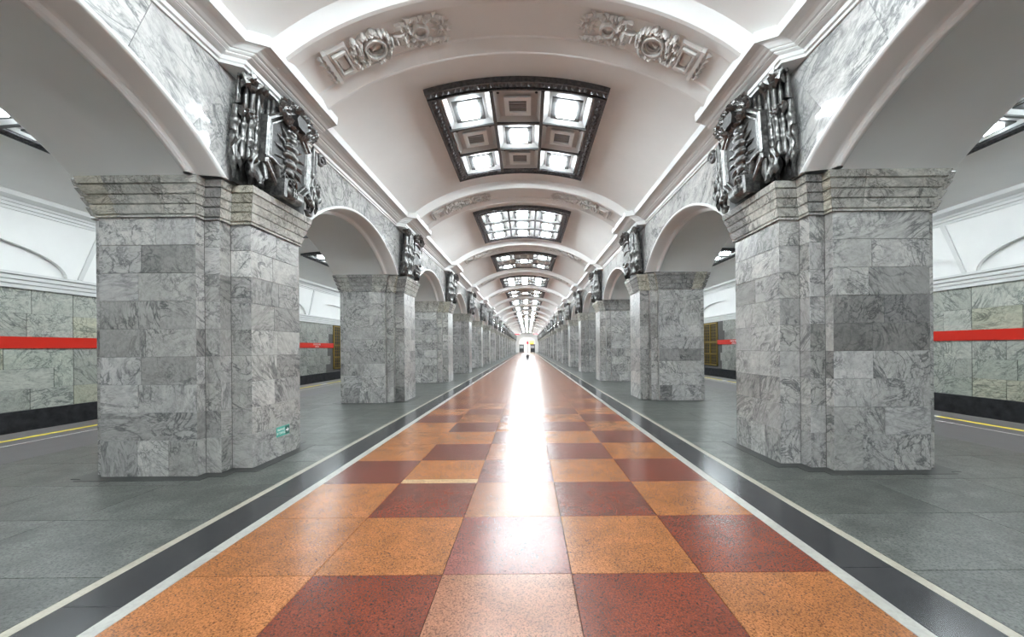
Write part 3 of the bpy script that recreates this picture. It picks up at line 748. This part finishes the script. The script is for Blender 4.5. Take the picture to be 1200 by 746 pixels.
def lamp_simple(name, parts):
    """same lamp with parts joined by material, for lamps too small to show them"""
    root = empty(name, (0, 0, 0)); J = {}
    nm_ = {'iron': 'frame', 'mullion': 'mullion_grid', 'tray': 'tray', 'tray_off': 'dark_tray', 'lamp': 'light_panel', 'ring': 'ring', 'ring_off': 'vent_ring', 'louvre': 'louvre'}
    for nm, m, mb, subs in parts:
        for mm, b in [(m, mb)] + [(s[1], s[2]) for s in subs]:
            t = J.setdefault(mm, MB()); o = len(t.v); t.v += b.v; t.f += [tuple(i + o for i in f) for f in b.f]; t.sm += b.sm
    for mm, b in J.items(): b.build(nm_[mm], mm, root)
    return root
five = lambda i, j: (i + j) % 2 == 0
six = lambda i, j: j != 0 or i == 0
allon = lambda i, j: True
P = {'five': lamp_proto('coffered_lamp', make_lamp('centre', five)), 'all': lamp_proto('coffered_lamp', make_lamp('centre', allon)), 'six': None}
P['far'] = lamp_simple('coffered_lamp', make_lamp('centre', allon)); P['side'] = lamp_simple('coffered_lamp', make_lamp('side', allon))
for ch in P['side'].children:
    if ch.name.startswith('light_panel'): ch.data.materials[0] = M['side_lamp']
P['fivefar'] = lamp_simple('coffered_lamp', make_lamp('centre', five))
used = set()
def place(kind, loc):
    if kind in used: return copy_tree(P[kind], None, loc)
    used.add(kind); P[kind].location = loc; return P[kind]
for k in range(-NB, NP - 1):
    y = (Y0 + 2.0 + PITCH * k) * S
    kind = 'five' if k == 0 else ('all' if k in (1, 3) else ('fivefar' if k in (4, 6, 8, 11) else 'far'))
    if k == 2: kind = 'five'
    o = place(kind, (0, y, (VZC + VB) * S - 0.001))
    if k < 0: struct(o); o.name = 'trim_light'
    else:
        tag(o, ('nearest coffered ceiling light in the central vault, five panels lit' if k == 0 else '%s coffered ceiling light from the front in the central vault' % ORD[k]), 'ceiling light', 'coffered lights along the central vault')
    for sx, side in ((-1, 'left'), (1, 'right')):
        o = place('side', (sx * SVU * S, y, (SVZ + SVR) * S - 0.001))
        if k < 0: struct(o); o.name = 'trim_light'
        else: tag(o, '%s coffered ceiling light from the front above the %s platform' % ('nearest' if k == 0 else ORD[k], side), 'ceiling light', 'coffered lights above the platforms')

# ================================================================== BRONZE EMBLEMS
# local frame: a along the wall (negative = towards the viewer), b out from the wall, c up; metres
EW, EH = 1.66, 1.56
def lean(c): return 0.02 + 0.11 * max(0, c) / EH       # the trophy leans out towards the top
def emblem_parts(kind, sx):
    T = lambda a, b, c: (-sx * (b + lean(c)), a, c)
    out = []
    def P_(nm, mb, m='bronze'):
        if sx < 0: mb.f = [f[::-1] for f in mb.f]
        out.append((nm, m, mb))
    r = random.Random(11 if kind == 'shield' else 23)
    # backing plate
    mb = MB(); o = [(-0.80, 0.0), (0.74, 0.0), (0.72, 0.45), (0.74, 0.9), (0.64, 1.26), (0.42, 1.42), (-0.30, 1.40), (-0.78, 1.38), (-0.82, 0.8)]
    if kind != 'shield': o = [(a * 0.82, c * 0.94) for a, c in o]
    mb.prism(o, 0.05, lambda a, c, b: T(a, b, c)); P_('back_plate', mb, 'bronze_dark')
    def shell(a0, b0, rad, c0, c1, tilt=0.0, seed=0):
        """turned, banded shell-like column"""
        mb = MB(); H = c1 - c0
        pr = [(0.7, 0), (1.0, 0.01), (1.05, 0.05), (0.95, 0.06), (0.95, 0.22), (1.12, 0.24), (1.12, 0.28), (0.92, 0.30), (0.9, 0.42), (1.08, 0.44), (1.15, 0.47), (1.08, 0.50), (0.82, 0.52),
              (0.78, 0.62), (0.92, 0.64), (0.92, 0.66), (0.74, 0.68), (0.66, 0.86), (0.5, 0.95), (0.2, 1.0)]
        mb.lathe([(rad * q, c0 + H * z) for q, z in pr], 12, lambda x, y, z: T(a0 + x + tilt * (z - c0), b0 + y, z)); return mb
    def drape(a0, a1, c0, c1, b0, folds, depth, ragged):
        """hanging folded cloth with a stepped lower edge"""
        mb = MB(); n = folds * 8; m_ = 8; rs = []
        for j in range(m_ + 1):
            t = j / m_; q = []
            for i in range(n + 1):
                u = i / n; bot = c0 + ragged * abs(((u * folds) % 1.0) - 0.5) * 2
                c = c1 + (bot - c1) * t
                a = a0 + (a1 - a0) * u + 0.02 * math.sin(7 * t + 3 * u)
                b = b0 + depth * (0.45 + 0.55 * t) * math.sin(2 * PI * folds * u + 1.3 * math.sin(3 * t)) + 0.02 * math.sin(9 * t)
                q.append(T(a, b, c))
            rs.append(q)
        back = [[T(a0 + (a1 - a0) * i / n, 0.03, c1) for i in range(n + 1)]]
        mb.quad_grid(back + rs, smooth=True); mb.quad_grid([[(x + sx * 0.012, y, z) for x, y, z in q] for q in rs[::-1]], smooth=True)
        return mb
    def wreath(a0, c0, ra, rc, b0, n, sz):
        mb = MB()
        mb.tube([T(a0 + ra * math.cos(2 * PI * i / 24), b0, c0 + rc * math.sin(2 * PI * i / 24)) for i in range(24)], 0.05, 8, True)
        for i in range(n):
            t = 2 * PI * i / n + r.uniform(-0.1, 0.1); k = r.uniform(0.72, 1.25)
            aa, cc = a0 + ra * k * math.cos(t), c0 + rc * k * math.sin(t)
            mb.leaf((aa, cc, b0 + r.uniform(0.0, 0.06)), sz, sz * 0.55, 0.05, t + PI / 2 + r.uniform(-0.8, 0.8), lambda x, y, z: T(x, z, y))
            if i % 4 == 0: mb.blob((aa, cc, b0 + 0.06), 0.025, 0.025, 0.025, lambda x, y, z: T(x, z, y), 0, 6, 3)
        return mb
    def curl(pts, rad):
        mb = MB(); mb.tube([T(*p) for p in pts], rad, 7); return mb
    def spiral(a0, b0, c0, r0, turns, d, rad):
        n = 18; return curl([(a0 + d * r0 * (1 - i / n * 0.85) * math.cos(turns * 2 * PI * i / n), b0, c0 + r0 * (1 - i / n * 0.85) * math.sin(turns * 2 * PI * i / n)) for i in range(n + 1)], rad)
    if kind == 'shield':
        A0, C0, w2, h2 = -0.02, 0.69, 0.52, 0.60
        def octo(k, dw=0):
            w, h = w2 * k - dw, h2 * k - dw
            return [(A0 - w * 0.42, C0 - h), (A0 + w * 0.42, C0 - h), (A0 + w, C0 - h * 0.52), (A0 + w, C0 + h * 0.52), (A0 + w * 0.30, C0 + h), (A0 - w * 0.30, C0 + h), (A0 - w, C0 + h * 0.52), (A0 - w, C0 - h * 0.52)]
        bb = 0.235
        mb = MB(); mb.prism(octo(0.93), 0.19, lambda a, c, b: T(a, 0.04 + b, c)); P_('shield_field', mb, 'bronze_dark')
        for k, d0, t, hh in ((1.0, 0.0, 0.065, 0.275), (1.0, 0.08, 0.04, 0.26)):
            o1, o2 = octo(k, d0), octo(k, d0 + t)
            mid1, mid2 = octo(k, d0 + t * 0.3), octo(k, d0 + t * 0.7)
            mb = MB(); mb.quad_grid([[T(a, 0.04, c) for a, c in o1], [T(a, hh - 0.02, c) for a, c in o1], [T(a, hh, c) for a, c in mid1], [T(a, hh, c) for a, c in mid2], [T(a, hh - 0.03, c) for a, c in o2], [T(a, 0.2, c) for a, c in o2]], close_u=True, smooth=False)
            P_('shield_rim', mb)
        mb = MB(); pr = []       # stacked insulator discs
        for q in range(6):
            c = C0 - 0.27 + q * 0.115; rd = (0.10, 0.14, 0.16, 0.155, 0.14, 0.11)[q]
            pr += [(rd * 0.72, c), (rd * 0.95, c + 0.02), (rd, c + 0.045), (rd * 0.95, c + 0.07), (rd * 0.74, c + 0.088), (rd * 0.62, c + 0.1)]
        mb.lathe(pr, 14, lambda x, y, z: T(A0 + 0.02 + x, bb + y * 0.55, z)); P_('insulator_stack', mb)
        for q in range(16):
            t = PI * (-0.42 + 0.84 * (q % 8) / 7); s = 1 if q < 8 else -1
            ln = 0.30 if abs(math.cos(t)) > 0.6 else 0.36
            ca, cc = A0 + 0.02 + s * 0.10 * math.cos(t), C0 - 0.02 + 0.25 * math.sin(t)
            mb = MB(); ea, ec = ca + s * ln * 0.85 * math.cos(t), cc + ln * 0.6 * math.sin(t)
            mb.tube([T(ca, bb - 0.005, cc), T((ca + ea) / 2, bb + 0.012, (cc + ec) / 2), T(ea, bb - 0.01, ec)], [0.01, 0.026, 0.008], 5, smooth=False); P_('ray', mb)
        for q in range(3):
            mb = MB(); aa, cc = A0 - 0.09 + 0.09 * q, C0 - 0.335 - 0.025 * (q == 1)
            mb.tube([T(aa + 0.032 * math.cos(2 * PI * i / 12), bb + 0.03, cc + 0.032 * math.sin(2 * PI * i / 12)) for i in range(12)], 0.012, 6, True); P_('link', mb)
        P_('wreath', wreath(A0 + 0.10, 1.28, 0.36, 0.15, 0.25, 170, 0.12))
        # anvil-shaped block in the wreath
        mb = MB(); mb.prism([(A0 - 0.06, 1.12), (A0 + 0.13, 1.10), (A0 + 0.17, 1.18), (A0 + 0.13, 1.27), (A0 - 0.05, 1.29), (A0 - 0.10, 1.21)], 0.15, lambda a, c, b: T(a, 0.24 + b, c)); P_('anvil', mb, 'bronze_dark')
        # bundles of shells on both flanks
        for a0, b0, c0, c1, rd, tl in ((-0.84, 0.05, 0.26, 1.32, 0.05, 0.02), (-0.75, 0.09, 0.30, 1.26, 0.042, 0.02), (-0.665, 0.12, 0.32, 1.34, 0.05, 0.01), (-0.575, 0.14, 0.36, 1.27, 0.042, 0.0), (-0.49, 0.12, 0.70, 1.33, 0.045, 0.0), (-0.41, 0.16, 0.80, 1.30, 0.045, 0.0), (-0.33, 0.17, 0.85, 1.34, 0.045, 0.0)):
            P_('shell', shell(a0, b0, rd, c0, c1, tl))
        for a0, b0, c0, c1, rd, tl in ((0.56, 0.22, 0.25, 1.18, 0.055, 0.04), (0.66, 0.20, 0.20, 1.14, 0.055, 0.06), (0.76, 0.15, 0.22, 1.06, 0.05, 0.07)): P_('shell', shell(a0, b0, rd, c0, c1, tl))
        P_('drapery', drape(-0.90, -0.72, 0.02, 0.62, 0.08, 2, 0.035, 0.22)); P_('drapery', drape(-0.72, -0.42, 0.0, 0.50, 0.16, 3, 0.045, 0.14)); P_('drapery', drape(0.50, 0.88, 0.12, 0.66, 0.20, 3, 0.045, 0.2))
        P_('drapery', drape(-0.88, -0.52, 0.78, 0.96, 0.14, 4, 0.025, 0.10))
        # scroll with a block motif at the foot
        mb = MB(); mb.lathe([(0.05, -0.19), (0.105, -0.19), (0.105, 0.19), (0.05, 0.19)], 16, lambda x, y, z: T(A0 - 0.02 + z, 0.30 + y * 0.9, 0.115 + x)); P_('scroll', mb)
        for q in (-1, 0, 1):
            mb = MB(); mb.box(A0 - 0.05 + q * 0.04 - 0.011, A0 - 0.05 + q * 0.04 + 0.011, 0.385, 0.41, 0.06, 0.18, T); P_('scroll_bar', mb)
        mb = MB(); mb.box(A0 - 0.11, A0 + 0.01, 0.385, 0.412, 0.11, 0.13, T); P_('scroll_bar', mb)
        mb = MB(); mb.box(A0 - 0.28, A0 - 0.21, 0.18, 0.38, 0.01, 0.26, T); P_('scroll_end', mb)
        P_('ribbon', curl([(0.44, 0.2, 0.30), (0.56, 0.22, 0.22), (0.60, 0.2, 0.12), (0.50, 0.22, 0.08), (0.58, 0.2, 0.045), (0.72, 0.16, 0.08), (0.76, 0.14, 0.13)], 0.034))
        P_('ribbon', curl([(-0.20, 0.26, 0.46), (-0.32, 0.28, 0.42), (-0.44, 0.26, 0.48), (-0.54, 0.24, 0.46)], 0.034)); P_('ribbon', curl([(-0.34, 0.27, 0.44), (-0.26, 0.26, 0.25), (-0.20, 0.22, 0.07)], 0.04))
        P_('ribbon', curl([(-0.50, 0.2, 0.42), (-0.46, 0.2, 0.20), (-0.52, 0.2, 0.06)], 0.045))
        P_('curl', spiral(0.84, 0.22, 1.05, 0.12, 1.4, 1, 0.035))
    else:
        for a0, b0, c0, c1, rd, tl in ((-0.70, 0.12, 0.05, 1.40, 0.085, 0.03), (-0.52, 0.17, 0.03, 1.44, 0.08, 0.02), (-0.36, 0.2, 0.05, 1.36, 0.075, 0.0), (0.36, 0.19, 0.04, 1.30, 0.075, 0.02), (0.52, 0.16, 0.1, 1.24, 0.075, 0.05), (0.66, 0.12, 0.3, 1.2, 0.065, 0.06)):
            P_('shell', shell(a0, b0, rd, c0, c1, tl))
        for q in range(5):        # diagonal torches across the middle
            mb = MB(); d = -0.26 + q * 0.11
            mb.tube([T(d - 0.10, 0.22, 0.08), T(d, 0.27, 0.6), T(d + 0.10, 0.24, 1.2)], [0.05, 0.058, 0.035], 8); P_('torch', mb)
        for c in (0.42, 0.78, 1.05):
            mb = MB(); mb.tube([T(-0.36 + 0.072 * i, 0.27 + 0.045 * math.sin(PI * i / 10), c + 0.03 * math.sin(PI * i / 5)) for i in range(11)], 0.03, 7); P_('binding', mb)
        P_('wreath', wreath(0.12, 1.28, 0.36, 0.13, 0.25, 90, 0.14)); P_('drapery', drape(-0.82, -0.46, 0.02, 0.40, 0.18, 3, 0.045, 0.2)); P_('drapery', drape(0.42, 0.80, 0.25, 0.66, 0.16, 3, 0.04, 0.22))
        P_('drapery', drape(-0.2, 0.3, 0.0, 0.32, 0.30, 4, 0.03, 0.16))
        P_('curl', spiral(0.76, 0.16, 1.10, 0.11, 1.4, 1, 0.03)); P_('ribbon', curl([(0.3, 0.25, 0.6), (0.5, 0.27, 0.52), (0.7, 0.2, 0.62)], 0.035))
    # leafy flourish at the near top corner, both kinds
    mb = MB()
    for q in range(26):
        mb.leaf((-0.66 + r.uniform(-0.2, 0.2), 1.31 + r.uniform(-0.09, 0.07), 0.10 + r.uniform(0, 0.10)), 0.16, 0.08, 0.05, r.uniform(0, 6.28), lambda x, y, z: T(x, z, y))
    mb.tube([T(-0.86, 0.08, 1.33), T(-0.72, 0.12, 1.36), T(-0.58, 0.15, 1.31), T(-0.44, 0.16, 1.35)], [0.02, 0.045, 0.05, 0.02], 7); P_('leaf_spray', mb)
    return out
emb = {}
for kind in ('shield', 'bundle'):
    for sx in (-1, 1):
        ps = emblem_parts(kind, sx); root = None
        J = MB()
        for nm, m, mb in ps:
            o = len(J.v); J.v += mb.v; J.f += [tuple(i + o for i in f) for f in mb.f]; J.sm += mb.sm
        jm = J.mesh('bronze_emblem'); jm.materials.append(M['bronze'])
        meshes = []
        for nm, m, mb in ps:
            me = mb.mesh(nm); me.materials.append(M[m]); meshes.append((nm, me))
        emb[(kind, sx)] = (meshes, jm)
for k in range(NP):
    for sx, side in ((-1, 'left'), (1, 'right')):
        kind = 'shield' if k in (0,) else 'bundle'
        loc = (sx * (U_WALL - 0.002) * S, (Y0 + PITCH * k) * S, 2.357 * S + 0.004)
        meshes, jm = emb[(kind, sx)]
        if k < 5:
            root = empty('bronze_emblem', loc)
            for nm, me in meshes: add(nm, me, root)
        else: root = add('bronze_emblem', jm, None, loc)
        lab = 'dark bronze trophy with an octagonal shield and wreath above the nearest %s pillar' % side if k == 0 else 'dark bronze bundle emblem above the %s pillar from the front on the %s' % (ORD[k] if k < NP - 1 else 'farthest', side)
        tag(root, lab, 'emblem', 'bronze emblems on the pillars')

# ================================================================== STUCCO RELIEFS ON THE RIBS
def relief_parts(sx):
    ztop = VZC + VB
    def tr(s, y, n):          # s from the crown outwards, y across the rib, n downwards
        u, z = vault_un(vault_t(s), 0.07 + n * 1.3)
        return (sx * u * S, y * S, (z - ztop) * S)
    out = []; rr = random.Random(4)
    def P_(nm, mb):
        if sx > 0: mb.f = [f[::-1] for f in mb.f]
        out.append((nm, mb))
    def ring(mb, s0, rad, wd, h, n=20):
        rs = []
        for q, z in ((rad + wd, 0), (rad + wd * 0.7, h), (rad + wd * 0.2, h), (rad, h * 0.3)):
            rs.append([tr(s0 + q * math.cos(2 * PI * i / n), q * math.sin(2 * PI * i / n), z) for i in range(n)])
        mb.quad_grid(rs, close_u=True, smooth=False, flip=True)
    # rosette star at the crown end
    mb = MB()
    for q in range(10): t = 2 * PI * q / 10; mb.leaf((0.70 + 0.06 * math.cos(t), 0.06 * math.sin(t), 0), 0.10, 0.045, 0.022, t, lambda x, y, z: tr(x, y, z))
    mb.blob((0.70, 0, 0.01), 0.022, 0.022, 0.02, tr); P_('star', mb)
    mb = MB(); ring(mb, 0.90, 0.05, 0.035, 0.03); mb.blob((0.90, 0, 0.0), 0.05, 0.05, 0.016, tr); P_('small_ring', mb)
    for sd in (-1, 1):
        mb = MB()
        for q in range(16):
            s = 0.68 + 0.38 * q / 15; y = sd * (0.12 + rr.uniform(-0.03, 0.03)); mb.leaf((s, y, 0), 0.11, 0.05, 0.032, rr.uniform(-0.6, 0.6), tr)
        P_('laurel', mb)
    # bound sheaf
    mb = MB()
    for q in range(5):
        y = (q - 2) * 0.022; mb.blob((1.10, y, 0.014), 0.085, 0.013, 0.03, tr)
    for s in (1.06, 1.14): mb.blob((s, 0, 0.02), 0.016, 0.06, 0.032, tr)
    for q in range(14): mb.leaf((1.02 + rr.uniform(-0.05, 0.05), rr.uniform(-0.1, 0.1), 0.005), 0.09, 0.04, 0.035, rr.uniform(-0.8, 0.8) + PI, tr)
    mb.box(1.05, 1.10, 0.09, 0.14, 0, 0.03, tr); mb.box(1.06, 1.12, -0.14, -0.095, 0, 0.03, tr); P_('sheaf', mb)
    # medallion
    mb = MB(); ring(mb, 1.36, 0.085, 0.03, 0.05); ring(mb, 1.36, 0.065, 0.015, 0.035)
    mb.blob((1.36, 0, 0), 0.07, 0.07, 0.02, tr); mb.blob((1.375, 0.005, 0.01), 0.045, 0.02, 0.022, tr, 0.7); P_('medallion', mb)
    mb = MB()
    for q in range(46):
        t = 2 * PI * q / 46 + rr.uniform(-0.1, 0.1); k = rr.uniform(0.125, 0.165)
        s, y = 1.36 + k * 1.12 * math.cos(t), max(-0.16, min(0.16, k * math.sin(t)))
        mb.blob((s, y, 0.012), 0.034, 0.022, rr.uniform(0.03, 0.045), tr, t + 1.2, 6, 3)
    for q in range(16): mb.blob((1.55 + rr.uniform(-0.05, 0.05), rr.uniform(-0.15, 0.15), 0.012), 0.032, 0.02, 0.04, tr, rr.uniform(0, 3), 6, 3)
    P_('garland', mb)
    # framed panel and bud row at the springing
    mb = MB()
    for w0, l0, h in ((0.155, 0.095, 0.03), (0.115, 0.07, 0.045)):
        for x0, x1, y0, y1 in ((-l0, l0, -w0, -w0 + 0.02), (-l0, l0, w0 - 0.02, w0), (-l0, -l0 + 0.02, -w0, w0), (l0 - 0.02, l0, -w0, w0)):
            mb.box(1.70 + x0, 1.70 + x1, y0, y1, 0, h, tr)
    mb.box(1.67, 1.73, -0.07, 0.07, 0, 0.03, tr); mb.box(1.665, 1.735, -0.075, 0.075, 0, 0.02, tr); P_('framed_panel', mb)
    mb = MB(); mb.box(1.80, 1.84, -0.175, 0.175, 0, 0.04, tr); P_('bar', mb)
    for q in range(5):
        mb = MB(); y = (q - 2) * 0.068; mb.leaf((1.875, y, 0), 0.075, 0.05, 0.045, 0, tr); P_('bud', mb)
    return out, ztop
rel = {}
for sx in (-1, 1):
    ps, zt = relief_parts(sx); ms = []
    J = MB()
    for nm, mb in ps:
        o = len(J.v); J.v += mb.v; J.f += [tuple(i + o for i in f) for f in mb.f]; J.sm += mb.sm
        me = mb.mesh(nm); me.materials.append(M['stucco']); ms.append((nm, me))
    jm = J.mesh('stucco_relief'); jm.materials.append(M['stucco']); rel[sx] = (ms, jm, zt)
for k in range(NP):
    for sx, side in ((-1, 'left'), (1, 'right')):
        ms, jm, zt = rel[sx]; loc = (0, (Y0 + PITCH * k) * S, zt * S)
        if k < 3:
            root = empty('stucco_relief', loc)
            for nm, me in ms: add(nm, me, root)
        else: root = add('stucco_relief', jm, None, loc)
        lab = 'pale stucco relief with medallion on the %s half of the %s vault rib' % (side, 'nearest' if k == 0 else ORD[k])
        tag(root, lab, 'relief', 'stucco reliefs on the vault ribs')

# ================================================================== SMALL THINGS
def text_mesh(body, size):
    cu = bpy.data.curves.new('lettering', 'FONT'); cu.body = body; cu.size = size; cu.align_x = 'CENTER'; cu.align_y = 'CENTER'; cu.extrude = 0.0008
    to = bpy.data.objects.new('lettering', cu); col.objects.link(to)
    tm = bpy.data.meshes.new_from_object(to.evaluated_get(bpy.context.evaluated_depsgraph_get())); bpy.data.objects.remove(to)
    tm.materials.append(M['text']); return tm
# green exit sign low on the nearest left pillar, facing the hall (+x)
ex, ey, ez = -2.235 * S, (3.62) * S, 0.185 * S
root = empty('exit_sign', (ex, ey, ez)); tag(root, 'small green exit sign with arrow low on the nearest left pillar', 'sign')
mb = MB(); mb.bevel_box(-0.15, 0.15, 0, 0.145, 0, 0.008, 0.002, lambda a, b, c: (c, a, b)); mb.build('plate', 'green', root)
mb = MB(); mb.box(0.045, 0.142, 0.01, 0.135, 0.008, 0.0092, lambda a, b, c: (c, a, b)); ar = mb.build('arrow_field', 'dark_green', root)
mb = MB(); mb.prism([(0.058, 0.062), (0.095, 0.062), (0.095, 0.038), (0.132, 0.0725), (0.095, 0.107), (0.095, 0.083), (0.058, 0.083)], 0.001, lambda a, b, c: (0.0092 + c, a, b)); mb.build('arrow', 'text', ar)
for ln, dz in (('ВЫХОД', 0.10), ('В ГОРОД', 0.048)):
    t = add('lettering', text_mesh(ln, 0.044), root, (0.009, -0.052, dz)); t.rotation_euler = (PI / 2, 0, PI / 2)
# information post far down the runner
root = empty('information_post', (0.10 * S, 31.8 * S, 0.001)); tag(root, 'thin information post with dark box base standing far down the runner', 'post')
mb = MB(); mb.box(-0.12, 0.12, -0.12, 0.12, 0, 0.03); mb.build('foot', 'dark', root)
mb = MB(); mb.lathe([(0.03, 0.03), (0.03, 2.75)], 10, lambda x, y, z: (x, y, z)); mb.build('pole', 'mullion', root)
mb = MB(); mb.bevel_box(-0.22, 0.22, -0.2, 0.2, 0.12, 0.62, 0.03); mb.build('box', 'dark', root)
mb = MB(); mb.box(-0.14, 0.14, -0.04, -0.03, 2.05, 2.40); mb.build('sign_plate', 'sign_red', root)
# red and white hanging signs
for sx, x, lab in ((-1, -1.55, 'red and white sign hung across the far left of the hall'), (1, 1.45, 'red and white sign hung across the far right of the hall')):
    root = empty('hanging_sign', (x * S, 61.6 * S, 3.02 * S)); tag(root, lab, 'sign')
    mb = MB(); mb.bevel_box(-0.62, 0.62, 0, 0.34, 0, 0.06, 0.01, lambda a, b, c: (a, -c, b)); mb.build('panel', 'sign_red', root)
    mb = MB(); mb.box(-0.6, 0.6, 0.04, 0.12, 0.06, 0.063, lambda a, b, c: (a, -c, b)); mb.build('white_band', 'text', root)
    for q in (-0.45, 0.45):
        zt = VZC + VB * math.sqrt(1 - ((x + q / S) / VA) ** 2); mb = MB(); mb.tube([(q, -0.03, 0.33), (q, -0.03, (zt - 3.02) * S)], 0.012, 6); mb.build('hanger', 'steel', root)
